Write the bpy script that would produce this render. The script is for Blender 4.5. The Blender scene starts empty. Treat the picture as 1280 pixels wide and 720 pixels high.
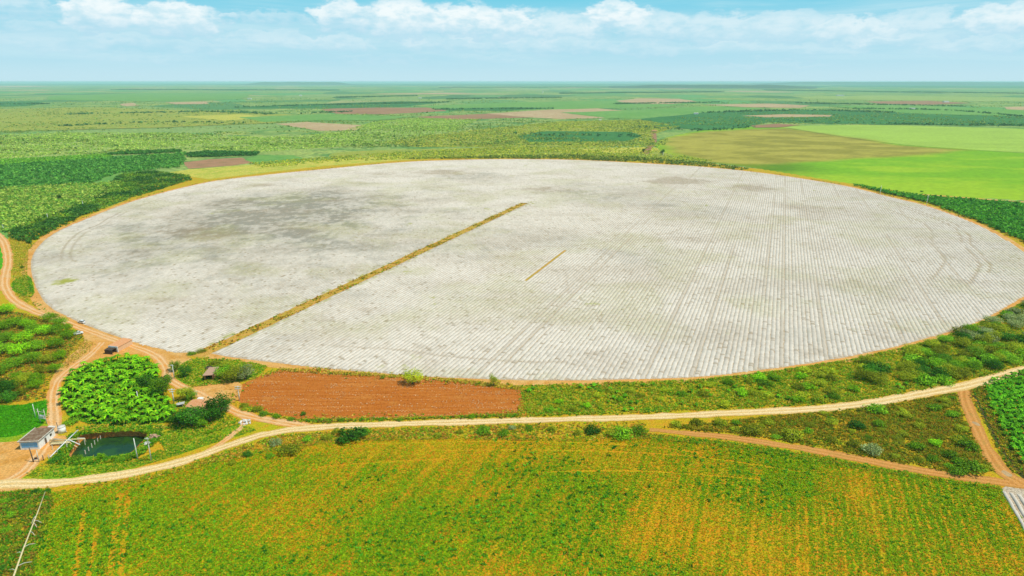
import bpy, math, random
import numpy as np
from mathutils import Vector
from mathutils.geometry import delaunay_2d_cdt

R = np.random.default_rng(7)
random.seed(7)
sc = bpy.context.scene
COL = sc.collection

# ------------------------------------------------------------------ survey
H = 120.0
FPX = 820.0
PITCH = math.atan(258 / FPX)
SP, CP = math.sin(PITCH), math.cos(PITCH)


def P(u, v, z=0.0):
    """ground point (metres, camera foot = origin) of a surveyed point"""
    a, b = (u - 640) / FPX, (v - 360) / FPX
    k = (H - z) / (SP + b * CP)
    return (a * k, (CP - b * SP) * k)


def PP(lst, z=0.0):
    return np.array([P(u, v, z) for u, v in lst])


ROW_AZ = math.radians(21.75)
RD = np.array([math.sin(ROW_AZ), math.cos(ROW_AZ)])
RT = np.array([math.cos(ROW_AZ), -math.sin(ROW_AZ)])
FIELD_C = np.array([0.084 * H, 5.514 * H])
FIELD_R = 3.426 * H


# ------------------------------------------------------------------ numpy tools
def _hash(ix, iy, seed):
    n = (ix.astype(np.int64) * 374761393 + iy.astype(np.int64) * 668265263 + seed * 1442695041) & 0x7fffffff
    n = ((n ^ (n >> 13)) * 1274126177) & 0x7fffffff
    n = (n ^ (n >> 16)) & 0x7fffffff
    return n / 0x7fffffff


def vnoise(x, y, seed=0):
    ix, iy = np.floor(x), np.floor(y)
    fx, fy = x - ix, y - iy
    fx = fx * fx * (3 - 2 * fx)
    fy = fy * fy * (3 - 2 * fy)
    a, b = _hash(ix, iy, seed), _hash(ix + 1, iy, seed)
    c, d = _hash(ix, iy + 1, seed), _hash(ix + 1, iy + 1, seed)
    return (a + (b - a) * fx) * (1 - fy) + (c + (d - c) * fx) * fy


def fbm(x, y, seed=0, octv=4):
    s, amp, tot = 0, 1.0, 0
    for k in range(octv):
        s = s + amp * vnoise(x * 2 ** k + 17.3 * k, y * 2 ** k + 9.1 * k, seed + k)
        tot += amp
        amp *= .55
    return s / tot


def smooth(e0, e1, x):
    t = np.clip((x - e0) / (e1 - e0), 0, 1)
    return t * t * (3 - 2 * t)


def inside(pts, poly):
    x, y = pts[:, 0], pts[:, 1]
    r = np.zeros(len(pts), bool)
    n = len(poly)
    for i in range(n):
        x0, y0 = poly[i]
        x1, y1 = poly[(i + 1) % n]
        if y0 == y1:
            continue
        c = (y0 > y) != (y1 > y)
        r ^= c & (x < (x1 - x0) * (y - y0) / (y1 - y0) + x0)
    return r


def catmull(p, step, closed=True):
    p = np.asarray(p, float)
    n = len(p)
    out = []
    for i in range(n if closed else n - 1):
        if closed:
            a, b, c, d = p[i - 1], p[i], p[(i + 1) % n], p[(i + 2) % n]
        else:
            a, b, c, d = p[max(i - 1, 0)], p[i], p[i + 1], p[min(i + 2, n - 1)]
        m = max(1, int(np.hypot(*(c - b)) / step))
        for t in np.arange(m) / m:
            out.append(.5 * ((2 * b) + (-a + c) * t + (2 * a - 5 * b + 4 * c - d) * t * t + (-a + 3 * b - 3 * c + d) * t ** 3))
    if not closed:
        out.append(p[-1])
    return np.array(out)


def dist_line(pts, line):
    """distance of points to a polyline"""
    best = np.full(len(pts), 1e9)
    for a, b in zip(line[:-1], line[1:]):
        ab = b - a
        t = np.clip(((pts - a) @ ab) / max(ab @ ab, 1e-9), 0, 1)
        q = pts - (a + t[:, None] * ab)
        best = np.minimum(best, np.hypot(q[:, 0], q[:, 1]))
    return best


def sample(poly, spacing, jit=.9):
    lo, hi = poly.min(0), poly.max(0)
    gx = np.arange(lo[0], hi[0], spacing)
    gy = np.arange(lo[1], hi[1], spacing)
    X, Y = np.meshgrid(gx, gy)
    p = np.c_[X.ravel(), Y.ravel()]
    p = p + (R.random(p.shape) - .5) * spacing * jit
    return p[inside(p, poly)]


def in_view(p, margin=60, near=0):
    """keeps only what stands within or close to the surveyed sector"""
    d = p[:, 1] * CP + H * SP
    u = p[:, 0] / np.maximum(d, 1) * FPX + 640
    v = 360 + FPX * (H * CP - p[:, 1] * SP) / np.maximum(d, 1)
    return (u > -margin) & (u < 1280 + margin) & (v < 720 + margin + near) & (d > 20)


# ------------------------------------------------------------------ mesh tools
def mesh_np(name, verts, faces, nv, mats, col=None, smooth_=False, attrs=None, mat_idx=None):
    me = bpy.data.meshes.new(name)
    verts = np.ascontiguousarray(verts, np.float32)
    faces = np.ascontiguousarray(faces, np.int32)
    me.vertices.add(len(verts))
    me.vertices.foreach_set('co', verts.ravel())
    me.loops.add(faces.size)
    me.loops.foreach_set('vertex_index', faces.ravel())
    nf = faces.size // nv
    me.polygons.add(nf)
    me.polygons.foreach_set('loop_start', np.arange(0, faces.size, nv, dtype=np.int32))
    me.polygons.foreach_set('loop_total', np.full(nf, nv, np.int32))
    if smooth_:
        me.polygons.foreach_set('use_smooth', np.ones(nf, bool))
    for m in (mats if isinstance(mats, (list, tuple)) else [mats]):
        me.materials.append(m)
    if mat_idx is not None:
        me.polygons.foreach_set('material_index', np.ascontiguousarray(mat_idx, np.int32))
    if col is not None:
        a = me.attributes.new('col', 'FLOAT_COLOR', 'POINT')
        c = np.ones((len(verts), 4), np.float32)
        c[:, :3] = col
        a.data.foreach_set('color', c.ravel())
    for k, v in (attrs or {}).items():
        a = me.attributes.new(k, 'FLOAT', 'POINT')
        a.data.foreach_set('value', np.ascontiguousarray(v, np.float32))
    me.update(calc_edges=True)
    return me


def link(name, me, parent=None, loc=None):
    o = bpy.data.objects.new(name, me)
    COL.objects.link(o)
    if parent is not None:
        o.parent = parent
    if loc is not None:
        o.location = loc
    return o


def tag(o, label=None, cat=None, group=None, kind=None):
    if label:
        o['label'] = label
    if cat:
        o['category'] = cat
    if group:
        o['group'] = group
    if kind:
        o['kind'] = kind
    return o


def empty(name, loc, rz, label, cat, group=None):
    o = bpy.data.objects.new(name, None)
    COL.objects.link(o)
    o.location = loc
    o.rotation_euler = (0, 0, rz)
    o.empty_display_size = .5
    return tag(o, label, cat, group)


class MB:
    """collects boxes, tubes and prisms into one mesh"""

    def __init__(s):
        s.v, s.f = [], []

    def add(s, v, f):
        b = len(s.v)
        s.v += [tuple(map(float, p)) for p in v]
        s.f += [tuple(i + b for i in q) for q in f]

    def box(s, x0, x1, y0, y1, z0, z1):
        s.add([(x0, y0, z0), (x1, y0, z0), (x1, y1, z0), (x0, y1, z0), (x0, y0, z1), (x1, y0, z1), (x1, y1, z1), (x0, y1, z1)],
              [(0, 3, 2, 1), (4, 5, 6, 7), (0, 1, 5, 4), (1, 2, 6, 5), (2, 3, 7, 6), (3, 0, 4, 7)])

    def rbox(s, c, size, ang=0, tilt=0):
        sx, sy, sz = [q / 2 for q in size]
        ca, sa = math.cos(ang), math.sin(ang)
        ct, st = math.cos(tilt), math.sin(tilt)
        v = []
        for z in (-sz, sz):
            for x, y in ((-sx, -sy), (sx, -sy), (sx, sy), (-sx, sy)):
                xx, zz = x * ct - z * st, x * st + z * ct
                v.append((c[0] + xx * ca - y * sa, c[1] + xx * sa + y * ca, c[2] + zz))
        s.add(v, [(0, 3, 2, 1), (4, 5, 6, 7), (0, 1, 5, 4), (1, 2, 6, 5), (2, 3, 7, 6), (3, 0, 4, 7)])

    def tube(s, pts, rad, n=8, caps=True):
        pts = [Vector(p) for p in pts]
        rad = rad if isinstance(rad, (list, tuple)) else [rad] * len(pts)
        v, f = [], []
        for i, p in enumerate(pts):
            d = (pts[min(i + 1, len(pts) - 1)] - pts[max(i - 1, 0)]).normalized()
            a = d.cross(Vector((0, 0, 1)) if abs(d.z) < .9 else Vector((1, 0, 0))).normalized()
            b = d.cross(a)
            for k in range(n):
                t = 2 * math.pi * k / n
                v.append(p + (a * math.cos(t) + b * math.sin(t)) * rad[i])
        for i in range(len(pts) - 1):
            for k in range(n):
                f.append((i * n + k, i * n + (k + 1) % n, (i + 1) * n + (k + 1) % n, (i + 1) * n + k))
        if caps:
            f.append(tuple(range(n - 1, -1, -1)))
            f.append(tuple((len(pts) - 1) * n + k for k in range(n)))
        s.add(v, f)

    def mesh(s, name, mat, sm=False):
        me = bpy.data.meshes.new(name)
        me.from_pydata(s.v, [], s.f)
        me.materials.append(mat)
        if sm:
            for p in me.polygons:
                p.use_smooth = len(p.vertices) == 4
        me.update()
        return me

    def build(s, name, mat, parent=None, bevel=0, sm=False, loc=None):
        o = link(name, s.mesh(name, mat, sm), parent, loc)
        if bevel:
            m = o.modifiers.new('bevel', 'BEVEL')
            m.width = bevel
            m.segments = 2
        return o


# ------------------------------------------------------------------ materials
def new_mat(name):
    m = bpy.data.materials.new(name)
    m.use_nodes = True
    nt = m.node_tree
    nt.nodes.clear()
    return m, nt


def N(nt, t, **kw):
    n = nt.nodes.new(t)
    for k, v in kw.items():
        if k.startswith('i_'):
            n.inputs[k[2:].replace('_', ' ')].default_value = v
        else:
            setattr(n, k, v)
    return n


def mixc(nt, fac, a, b, mode='MIX'):
    n = nt.nodes.new('ShaderNodeMix')
    n.data_type = 'RGBA'
    n.blend_type = mode
    for sck, val in ((n.inputs[0], fac), (n.inputs[6], a), (n.inputs[7], b)):
        if isinstance(val, (int, float)):
            sck.default_value = val
        elif isinstance(val, (tuple, list)):
            sck.default_value = (*val[:3], 1)
        else:
            nt.links.new(val, sck)
    return n.outputs[2]


def math_(nt, op, a, b=None, clamp=False):
    n = nt.nodes.new('ShaderNodeMath')
    n.operation = op
    n.use_clamp = clamp
    for i, val in enumerate((a, b)):
        if val is None:
            continue
        if isinstance(val, (int, float)):
            n.inputs[i].default_value = val
        else:
            nt.links.new(val, n.inputs[i])
    return n.outputs[0]


def mrange(nt, val, a, b, c=0, d=1):
    n = nt.nodes.new('ShaderNodeMapRange')
    n.interpolation_type = 'SMOOTHSTEP'
    nt.links.new(val, n.inputs[0])
    for i, x in enumerate((a, b, c, d)):
        n.inputs[1 + i].default_value = x
    return n.outputs[0]


def noise(nt, vec, scale, detail=4, rough=.55, dist=0):
    n = N(nt, 'ShaderNodeTexNoise')
    n.inputs['Scale'].default_value = scale
    n.inputs['Detail'].default_value = detail
    n.inputs['Roughness'].default_value = rough
    n.inputs['Distortion'].default_value = dist
    nt.links.new(vec, n.inputs['Vector'])
    return n.outputs[0]


def ground_mat(name, c1, c2, c3, s1=.02, s2=.25, s3=2.5, bump=.15, rough=.95, across=None, fine=.55):
    """earth or pasture: two scales of colour change and a fine grain"""
    m, nt = new_mat(name)
    g = N(nt, 'ShaderNodeNewGeometry').outputs['Position']
    n1 = noise(nt, g, s1, 4, .6, .6)
    n2 = noise(nt, g, s2, 5, .65)
    n3 = noise(nt, g, s3, 4, .7)
    c = mixc(nt, mrange(nt, n1, .38, .62), c1, c2)
    c = mixc(nt, mrange(nt, n2, .42, .66), c, c3)
    if across:
        at = N(nt, 'ShaderNodeAttribute', attribute_name='across').outputs['Fac']
        ab = math_(nt, 'ABSOLUTE', at)
        # two wheel ruts, a strip of loose earth between and at the verges
        r = math_(nt, 'ABSOLUTE', math_(nt, 'SUBTRACT', ab, .42))
        wob = math_(nt, 'ADD', r, math_(nt, 'MULTIPLY', math_(nt, 'SUBTRACT', n2, .5), .35))
        c = mixc(nt, mrange(nt, wob, .08, .3), across, c)
    k = mrange(nt, n3, .25, .75, 1 - fine, 1 + fine)
    vm = N(nt, 'ShaderNodeVectorMath', operation='SCALE')
    nt.links.new(c, vm.inputs[0])
    nt.links.new(k, vm.inputs['Scale'])
    b = N(nt, 'ShaderNodeBsdfPrincipled')
    b.inputs['Roughness'].default_value = rough
    b.inputs['Specular IOR Level'].default_value = .1
    nt.links.new(vm.outputs[0], b.inputs['Base Color'])
    if bump:
        bp = N(nt, 'ShaderNodeBump')
        bp.inputs['Strength'].default_value = .6
        bp.inputs['Distance'].default_value = bump
        nt.links.new(math_(nt, 'ADD', n3, n2), bp.inputs['Height'])
        nt.links.new(bp.outputs[0], b.inputs['Normal'])
    o = N(nt, 'ShaderNodeOutputMaterial')
    nt.links.new(b.outputs[0], o.inputs[0])
    return m


def leaf_mat(name, transl=.3, rough=.6, vary=.35):
    """plant tissue: colour of each leaf from the mesh, a shift per plant"""
    m, nt = new_mat(name)
    c = N(nt, 'ShaderNodeAttribute', attribute_name='col').outputs['Color']
    r = N(nt, 'ShaderNodeObjectInfo').outputs['Random']
    k = mrange(nt, r, 0, 1, 1 - vary, 1 + vary)
    vm = N(nt, 'ShaderNodeVectorMath', operation='SCALE')
    nt.links.new(c, vm.inputs[0])
    nt.links.new(k, vm.inputs['Scale'])
    b = N(nt, 'ShaderNodeBsdfPrincipled')
    b.inputs['Roughness'].default_value = rough
    b.inputs['Specular IOR Level'].default_value = .06
    nt.links.new(vm.outputs[0], b.inputs['Base Color'])
    t = N(nt, 'ShaderNodeBsdfTranslucent')
    nt.links.new(vm.outputs[0], t.inputs[0])
    mx = N(nt, 'ShaderNodeMixShader')
    mx.inputs[0].default_value = transl
    nt.links.new(b.outputs[0], mx.inputs[1])
    nt.links.new(t.outputs[0], mx.inputs[2])
    o = N(nt, 'ShaderNodeOutputMaterial')
    nt.links.new(mx.outputs[0], o.inputs[0])
    return m


def plain_mat(name, c1, c2, scale=1.5, rough=.8, metal=0, bump=.01, lo=.4, hi=.65):
    m, nt = new_mat(name)
    g = N(nt, 'ShaderNodeTexCoord').outputs['Object']
    n1 = noise(nt, g, scale, 6, .65, .4)
    c = mixc(nt, mrange(nt, n1, lo, hi), c1, c2)
    b = N(nt, 'ShaderNodeBsdfPrincipled')
    b.inputs['Roughness'].default_value = rough
    b.inputs['Metallic'].default_value = metal
    nt.links.new(c, b.inputs['Base Color'])
    if bump:
        bp = N(nt, 'ShaderNodeBump')
        bp.inputs['Distance'].default_value = bump
        nt.links.new(n1, bp.inputs['Height'])
        nt.links.new(bp.outputs[0], b.inputs['Normal'])
    o = N(nt, 'ShaderNodeOutputMaterial')
    nt.links.new(b.outputs[0], o.inputs[0])
    return m


M = {}


def far_mat():
    """plain of scrub, pasture and fields: patches far out, bush grain near"""
    m, nt = new_mat('far_country')
    g = N(nt, 'ShaderNodeNewGeometry').outputs['Position']
    n1 = noise(nt, g, .0022, 5, .6, .5)
    n2 = noise(nt, g, .012, 5, .65, .4)
    n3 = noise(nt, g, .11, 4, .75)
    c = mixc(nt, mrange(nt, n1, .36, .64), (.19, .31, .07), (.33, .38, .09))
    c = mixc(nt, mrange(nt, n2, .44, .60), c, (.11, .23, .05))
    vo = N(nt, 'ShaderNodeTexVoronoi')
    vo.inputs['Scale'].default_value = .0021
    wrp = N(nt, 'ShaderNodeVectorMath', operation='ADD')
    mp = N(nt, 'ShaderNodeMapping')
    mp.inputs['Scale'].default_value = (1, .55, 1)
    mp.inputs['Rotation'].default_value = (0, 0, .35)
    nt.links.new(g, mp.inputs[0])
    nt.links.new(mp.outputs[0], vo.inputs['Vector'])
    sp_ = N(nt, 'ShaderNodeSeparateColor')
    nt.links.new(vo.outputs['Color'], sp_.inputs[0])
    rmp = N(nt, 'ShaderNodeValToRGB')
    rmp.color_ramp.interpolation = 'CONSTANT'
    els = rmp.color_ramp.elements
    stops = [(0, (.12, .27, .07)), (.22, (.22, .32, .09)), (.42, (.07, .20, .06)), (.58, (.33, .33, .12)), (.70, (.10, .30, .08)), (.84, (.42, .30, .17)), (.90, (.06, .17, .05))]
    els[0].position, els[0].color = 0, (*stops[0][1], 1)
    els[1].position, els[1].color = stops[1][0], (*stops[1][1], 1)
    for p_, c_ in stops[2:]:
        e = els.new(p_)
        e.color = (*c_, 1)
    nt.links.new(sp_.outputs[0], rmp.inputs[0])
    # only some cells are farmed
    farmed = mrange(nt, sp_.outputs[1], .38, .42, 0, .85)
    c = mixc(nt, farmed, c, rmp.outputs[0])
    vm = N(nt, 'ShaderNodeVectorMath', operation='SCALE')
    nt.links.new(c, vm.inputs[0])
    nt.links.new(mrange(nt, n3, .28, .72, .45, 1.5), vm.inputs['Scale'])
    b = N(nt, 'ShaderNodeBsdfPrincipled')
    b.inputs['Roughness'].default_value = .95
    b.inputs['Specular IOR Level'].default_value = .1
    nt.links.new(vm.outputs[0], b.inputs['Base Color'])
    o = N(nt, 'ShaderNodeOutputMaterial')
    nt.links.new(b.outputs[0], o.inputs[0])
    return m


M['far'] = far_mat()
M['dry'] = ground_mat('dry_grass', (.44, .30, .008), (.37, .34, .008), (.52, .26, .015), .03, .22, 2.0, .15)
M['crop_soil'] = ground_mat('crop_soil', (.46, .26, .004), (.38, .29, .004), (.54, .22, .007), .03, .3, 2.2, .12)
M['orange'] = ground_mat('orange_dirt', (.62, .30, .09), (.58, .33, .13), (.64, .27, .055), .03, .2, 1.8, .08, across=(.68, .42, .20), fine=.25)
M['yard'] = ground_mat('yard_dirt', (.62, .30, .075), (.62, .36, .12), (.52, .24, .045), .03, .15, 1.4, .08, fine=.3)
M['pale'] = ground_mat('pale_road', (.64, .43, .17), (.58, .36, .12), (.66, .47, .22), .03, .3, 2.0, .06, across=(.72, .54, .28), fine=.32)
M['redtrack'] = ground_mat('red_track', (.50, .22, .05), (.46, .19, .04), (.42, .22, .05), .04, .25, 2.0, .08, across=(.56, .26, .07), fine=.3)
M['field_soil'] = ground_mat('field_soil', (.46, .37, .27), (.50, .42, .32), (.40, .29, .18), .02, .3, 2.0, .1)
M['strip'] = ground_mat('strip_soil', (.52, .27, .06), (.46, .28, .05), (.36, .28, .02), .04, .3, 2.0, .1)
M['green'] = ground_mat('green_grass', (.07, .33, .006), (.11, .37, .006), (.05, .26, .005), .03, .3, 2.5, .12, fine=.35)
M['turf'] = ground_mat('mixed_turf', (.19, .32, .008), (.38, .34, .008), (.11, .28, .006), .06, .2, 2.0, .12)
M['tan'] = ground_mat('tan_soil', (.42, .30, .16), (.48, .36, .20), (.40, .24, .11), .006, .05, .6, .1, fine=.25)
M['maroon'] = ground_mat('brown_soil', (.30, .15, .08), (.36, .19, .10), (.26, .16, .07), .006, .05, .6, .1, fine=.25)
M['far_dark'] = ground_mat('dark_plantation', (.045, .17, .035), (.06, .20, .045), (.035, .13, .03), .006, .06, .5, .4, fine=.45)
M['far_bright'] = ground_mat('bright_crop', (.14, .30, .05), (.18, .33, .07), (.10, .25, .045), .005, .04, .4, .1, fine=.25)
M['far_pale'] = ground_mat('pale_orchard', (.28, .36, .08), (.33, .39, .11), (.18, .29, .05), .008, .06, .3, .4, fine=.5)
M['far_olive'] = ground_mat('olive_scrub', (.27, .31, .04), (.22, .30, .045), (.34, .31, .05), .008, .05, .4, .2, fine=.45)
M['far_yellow'] = ground_mat('yellow_grass', (.46, .42, .05), (.30, .36, .03), (.54, .44, .09), .03, .12, .5, .1, fine=.4)
M['pivot_green'] = ground_mat('pivot_green', (.17, .34, .012), (.20, .37, .015), (.13, .29, .01), .006, .05, .6, .06, fine=.2)
M['pivot_light'] = ground_mat('pivot_light', (.26, .36, .04), (.24, .37, .04), (.30, .36, .05), .006, .05, .6, .06, fine=.2)
M['pivot_brown'] = ground_mat('pivot_brown', (.27, .24, .035), (.22, .20, .03), (.33, .29, .04), .006, .03, .5, .08, fine=.25)
M['hill'] = ground_mat('hill', (.05, .09, .035), (.07, .11, .04), (.04, .08, .03), .001, .004, .02, .4)
M['mud'] = ground_mat('bank_mud', (.50, .17, .03), (.55, .24, .06), (.34, .12, .025), .1, .5, 2.5, .15)
M['ditch'] = ground_mat('damp_earth', (.06, .05, .014), (.08, .065, .02), (.045, .06, .012), .1, .5, 2.5, .1)
M['fieldcol'] = leaf_mat('low_crop', 0, .9, 0)
M['leaf'] = leaf_mat('leaf', .3)
M['leaf_still'] = leaf_mat('leaf_even', .3, vary=.0)
M['grass'] = leaf_mat('grass_blade', .35, .8, 0)
M['bark'] = plain_mat('bark', (.13, .09, .06), (.20, .15, .10), 4, .9)
M['post'] = plain_mat('weathered_pole', (.62, .58, .48), (.45, .40, .32), 2, .85)
M['whitepole'] = plain_mat('concrete_pole', (.72, .71, .66), (.58, .56, .50), 2, .8)
M['darkwood'] = plain_mat('dark_wood', (.09, .06, .04), (.16, .11, .07), 3, .9)
M['deadwood'] = plain_mat('dead_wood', (.66, .56, .30), (.50, .40, .20), 2, .85)
M['porcelain'] = plain_mat('porcelain', (.7, .7, .68), (.6, .6, .58), 5, .3, 0, 0)
M['whitewall'] = plain_mat('white_wall', (.74, .74, .70), (.52, .48, .42), 1.2, .85, 0, .01, .45, .75)
M['bluepaint'] = plain_mat('blue_paint', (.10, .33, .62), (.22, .44, .66), 1.1, .7, 0, .004)
M['brownroof'] = plain_mat('stained_roof', (.16, .085, .04), (.27, .19, .12), .8, .9)
M['parapet'] = plain_mat('parapet', (.50, .44, .36), (.66, .62, .54), 1.4, .85)
M['terracotta'] = plain_mat('terracotta', (.60, .25, .09), (.64, .34, .17), 2, .85)
M['brick'] = plain_mat('clay_brick', (.46, .19, .08), (.36, .14, .06), 3, .9)
M['plaster'] = plain_mat('pink_plaster', (.66, .42, .24), (.58, .34, .18), 1.5, .85)
M['dark'] = plain_mat('dark_timber', (.05, .032, .02), (.09, .055, .03), 2, .9)
M['pipe'] = plain_mat('pvc_pipe', (.72, .72, .70), (.6, .57, .5), 2, .45)
M['yellowpipe'] = plain_mat('weathered_pipe', (.66, .54, .26), (.56, .44, .2), 2, .6)
M['carpaint'] = plain_mat('car_paint', (.80, .80, .79), (.76, .76, .75), 1, .25, 0, 0)
M['rubber'] = plain_mat('rubber', (.02, .02, .02), (.035, .033, .03), 4, .8)
M['rim'] = plain_mat('steel_rim', (.5, .5, .5), (.42, .42, .42), 4, .35, .8, 0)
M['lamp'] = plain_mat('lamp_glass', (.7, .7, .68), (.6, .6, .6), 4, .15, 0, 0)
M['taillamp'] = plain_mat('tail_lamp', (.5, .02, .02), (.4, .02, .02), 4, .2, 0, 0)
M['rubble'] = plain_mat('rubble_stone', (.72, .70, .64), (.50, .45, .38), 3, .9)
M['brownrubble'] = plain_mat('brown_rubble', (.50, .30, .19), (.36, .22, .14), 3, .9)
M['tin'] = plain_mat('tin_sheet', (.70, .69, .66), (.50, .44, .38), 2, .5, .3)


def glass_mat():
    m, nt = new_mat('car_glass')
    b = N(nt, 'ShaderNodeBsdfPrincipled')
    b.inputs['Base Color'].default_value = (.02, .025, .03, 1)
    b.inputs['Roughness'].default_value = .08
    o = N(nt, 'ShaderNodeOutputMaterial')
    nt.links.new(b.outputs[0], o.inputs[0])
    return m


def water_mat():
    m, nt = new_mat('pond_water')
    g = N(nt, 'ShaderNodeNewGeometry').outputs['Position']
    n1 = noise(nt, g, .16, 4, .6, .5)
    n2 = noise(nt, g, 3.0, 3, .5)
    c = mixc(nt, mrange(nt, n1, .42, .6), (.012, .045, .016), (.022, .075, .010))
    b = N(nt, 'ShaderNodeBsdfPrincipled')
    b.inputs['Specular IOR Level'].default_value = .18
    b.inputs['Roughness'].default_value = .15
    nt.links.new(c, b.inputs['Base Color'])
    bp = N(nt, 'ShaderNodeBump')
    bp.inputs['Strength'].default_value = .25
    bp.inputs['Distance'].default_value = .05
    nt.links.new(n2, bp.inputs['Height'])
    nt.links.new(bp.outputs[0], b.inputs['Normal'])
    o = N(nt, 'ShaderNodeOutputMaterial')
    nt.links.new(b.outputs[0], o.inputs[0])
    return m


def cover_mat():
    """white fleece over the crop rows; soil colour where dirty or torn, grey where cloud shade is painted in"""
    m, nt = new_mat('fleece_cover')
    g = N(nt, 'ShaderNodeNewGeometry').outputs['Position']
    d = N(nt, 'ShaderNodeAttribute', attribute_name='dirt').outputs['Fac']
    w = N(nt, 'ShaderNodeAttribute', attribute_name='weed').outputs['Fac']
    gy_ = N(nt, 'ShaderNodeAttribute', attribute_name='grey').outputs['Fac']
    n3 = noise(nt, g, .9, 4, .7)
    dd = math_(nt, 'ADD', d, math_(nt, 'MULTIPLY', math_(nt, 'SUBTRACT', n3, .5), .25), True)
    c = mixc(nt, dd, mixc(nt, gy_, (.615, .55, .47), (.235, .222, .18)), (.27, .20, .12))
    c = mixc(nt, w, c, (.30, .30, .06))
    b = N(nt, 'ShaderNodeBsdfPrincipled')
    b.inputs['Roughness'].default_value = .9
    b.inputs['Specular IOR Level'].default_value = .05
    nt.links.new(c, b.inputs['Base Color'])
    o = N(nt, 'ShaderNodeOutputMaterial')
    nt.links.new(b.outputs[0], o.inputs[0])
    return m


def plough_mat():
    """ploughed red earth: furrows along the long side, straw caught in the lines"""
    m, nt = new_mat('ploughed_earth')
    g = N(nt, 'ShaderNodeNewGeometry').outputs['Position']
    mp = N(nt, 'ShaderNodeMapping')
    mp.inputs['Rotation'].default_value = (0, 0, math.radians(-3))
    mp.inputs['Scale'].default_value = (.035, 1.0, 1)
    nt.links.new(g, mp.inputs[0])
    n1 = noise(nt, mp.outputs[0], .9, 6, .75)
    n2 = noise(nt, g, .09, 5, .7)
    n3 = noise(nt, g, 1.6, 4, .75)
    c = mixc(nt, mrange(nt, n1, .38, .62), (.40, .110, .011), (.50, .165, .024))
    c = mixc(nt, mrange(nt, n2, .5, .8, 0, .5), c, (.56, .27, .06))
    straw = math_(nt, 'MULTIPLY', mrange(nt, n1, .54, .64), mrange(nt, n3, .52, .64))
    c = mixc(nt, straw, c, (.66, .46, .24))
    b = N(nt, 'ShaderNodeBsdfPrincipled')
    b.inputs['Roughness'].default_value = .95
    b.inputs['Specular IOR Level'].default_value = .1
    nt.links.new(c, b.inputs['Base Color'])
    bp = N(nt, 'ShaderNodeBump')
    bp.inputs['Strength'].default_value = .8
    bp.inputs['Distance'].default_value = .25
    nt.links.new(math_(nt, 'ADD', n1, math_(nt, 'MULTIPLY', n3, .5)), bp.inputs['Height'])
    nt.links.new(bp.outputs[0], b.inputs['Normal'])
    o = N(nt, 'ShaderNodeOutputMaterial')
    nt.links.new(b.outputs[0], o.inputs[0])
    return m


M['glass'] = glass_mat()
M['water'] = water_mat()
M['cover'] = cover_mat()
M['plough'] = plough_mat()


# ------------------------------------------------------------------ sheets and ribbons
def rough_edge(poly, amp, scale, seed):
    """an uneven outline for a surveyed polygon"""
    p = np.asarray(poly)
    nx = fbm(p[:, 0] / scale, p[:, 1] / scale, seed, 3) - .5
    ny = fbm(p[:, 0] / scale + 40, p[:, 1] / scale + 70, seed, 3) - .5
    return p + np.c_[nx, ny] * amp * 2


def sheet(name, poly, mat, z, holes=(), label=None, cat='ground', kind='structure'):
    pts, edges = [], []
    for loop in [poly, *holes]:
        b = len(pts)
        pts += [Vector((float(x), float(y))) for x, y in loop]
        edges += [(b + i, b + (i + 1) % len(loop)) for i in range(len(loop))]
    vo, eo, fo, *_ = delaunay_2d_cdt(pts, edges, [], 0, 1e-4)
    v = np.array([(p.x, p.y, z) for p in vo])
    f = np.array([q for q in fo if len(q) == 3])
    c = v[f].mean(1)[:, :2]
    ok = inside(c, np.asarray(poly))
    for h in holes:
        ok &= ~inside(c, np.asarray(h))
    f = f[ok]
    a = v[f]
    cr = np.cross(a[:, 1] - a[:, 0], a[:, 2] - a[:, 0])[:, 2]
    f[cr < 0] = f[cr < 0][:, ::-1]
    o = link(name, mesh_np(name, v, f, 3, mat))
    return tag(o, label, cat, None, kind)


def dense(p, step):
    out = []
    for a, b in zip(p, np.roll(p, -1, 0)):
        n = max(1, int(np.hypot(*(b - a)) / step))
        out += [a + (b - a) * i / n for i in range(n)]
    return np.array(out)


def px_sheet(name, px, mat, z, amp=1.0, scale=8, step=4, seed=1, smooth_poly=True, **kw):
    p = PP(px)
    p = catmull(p, step) if smooth_poly else dense(p, step)
    return sheet(name, rough_edge(p, amp, scale, seed), mat, z, **kw)


ROADS = []


def ribbon(name, px, width, mat, z, amp=.8, label=None, cat='road', step=2.0):
    line = catmull(PP(px), step, False)
    n = len(line)
    w = np.interp(np.linspace(0, 1, n), np.linspace(0, 1, len(width)), width) if isinstance(width, (list, tuple)) else np.full(n, width)
    ROADS.append((line, float(np.max(w)) / 2))
    d = np.gradient(line, axis=0)
    d /= np.hypot(d[:, 0], d[:, 1])[:, None] + 1e-9
    nn = np.c_[-d[:, 1], d[:, 0]]
    K = 9
    ac = np.linspace(-1, 1, K)
    V = np.zeros((n, K, 3))
    s = np.arange(n) * step
    w = w * (.86 + .28 * fbm(s / 22, s * 0 + 3, 13, 3))
    lj = (fbm(s / 5, s * 0, 3, 3) - .5) * 2 * amp
    rj = (fbm(s / 5, s * 0 + 9, 5, 3) - .5) * 2 * amp
    for k, a in enumerate(ac):
        off = a * w / 2 + np.where(a < 0, lj, rj) * abs(a)
        V[:, k, :2] = line + nn * off[:, None]
        V[:, k, 2] = z - .0 * abs(a)
    idx = np.arange(n * K).reshape(n, K)
    F = np.stack([idx[:-1, :-1], idx[:-1, 1:], idx[1:, 1:], idx[1:, :-1]], -1).reshape(-1, 4)[:, ::-1]
    o = link(name, mesh_np(name, V.reshape(-1, 3), F, 4, mat, attrs={'across': np.tile(ac, n)}))
    return tag(o, label, cat, None, 'structure')


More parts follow.
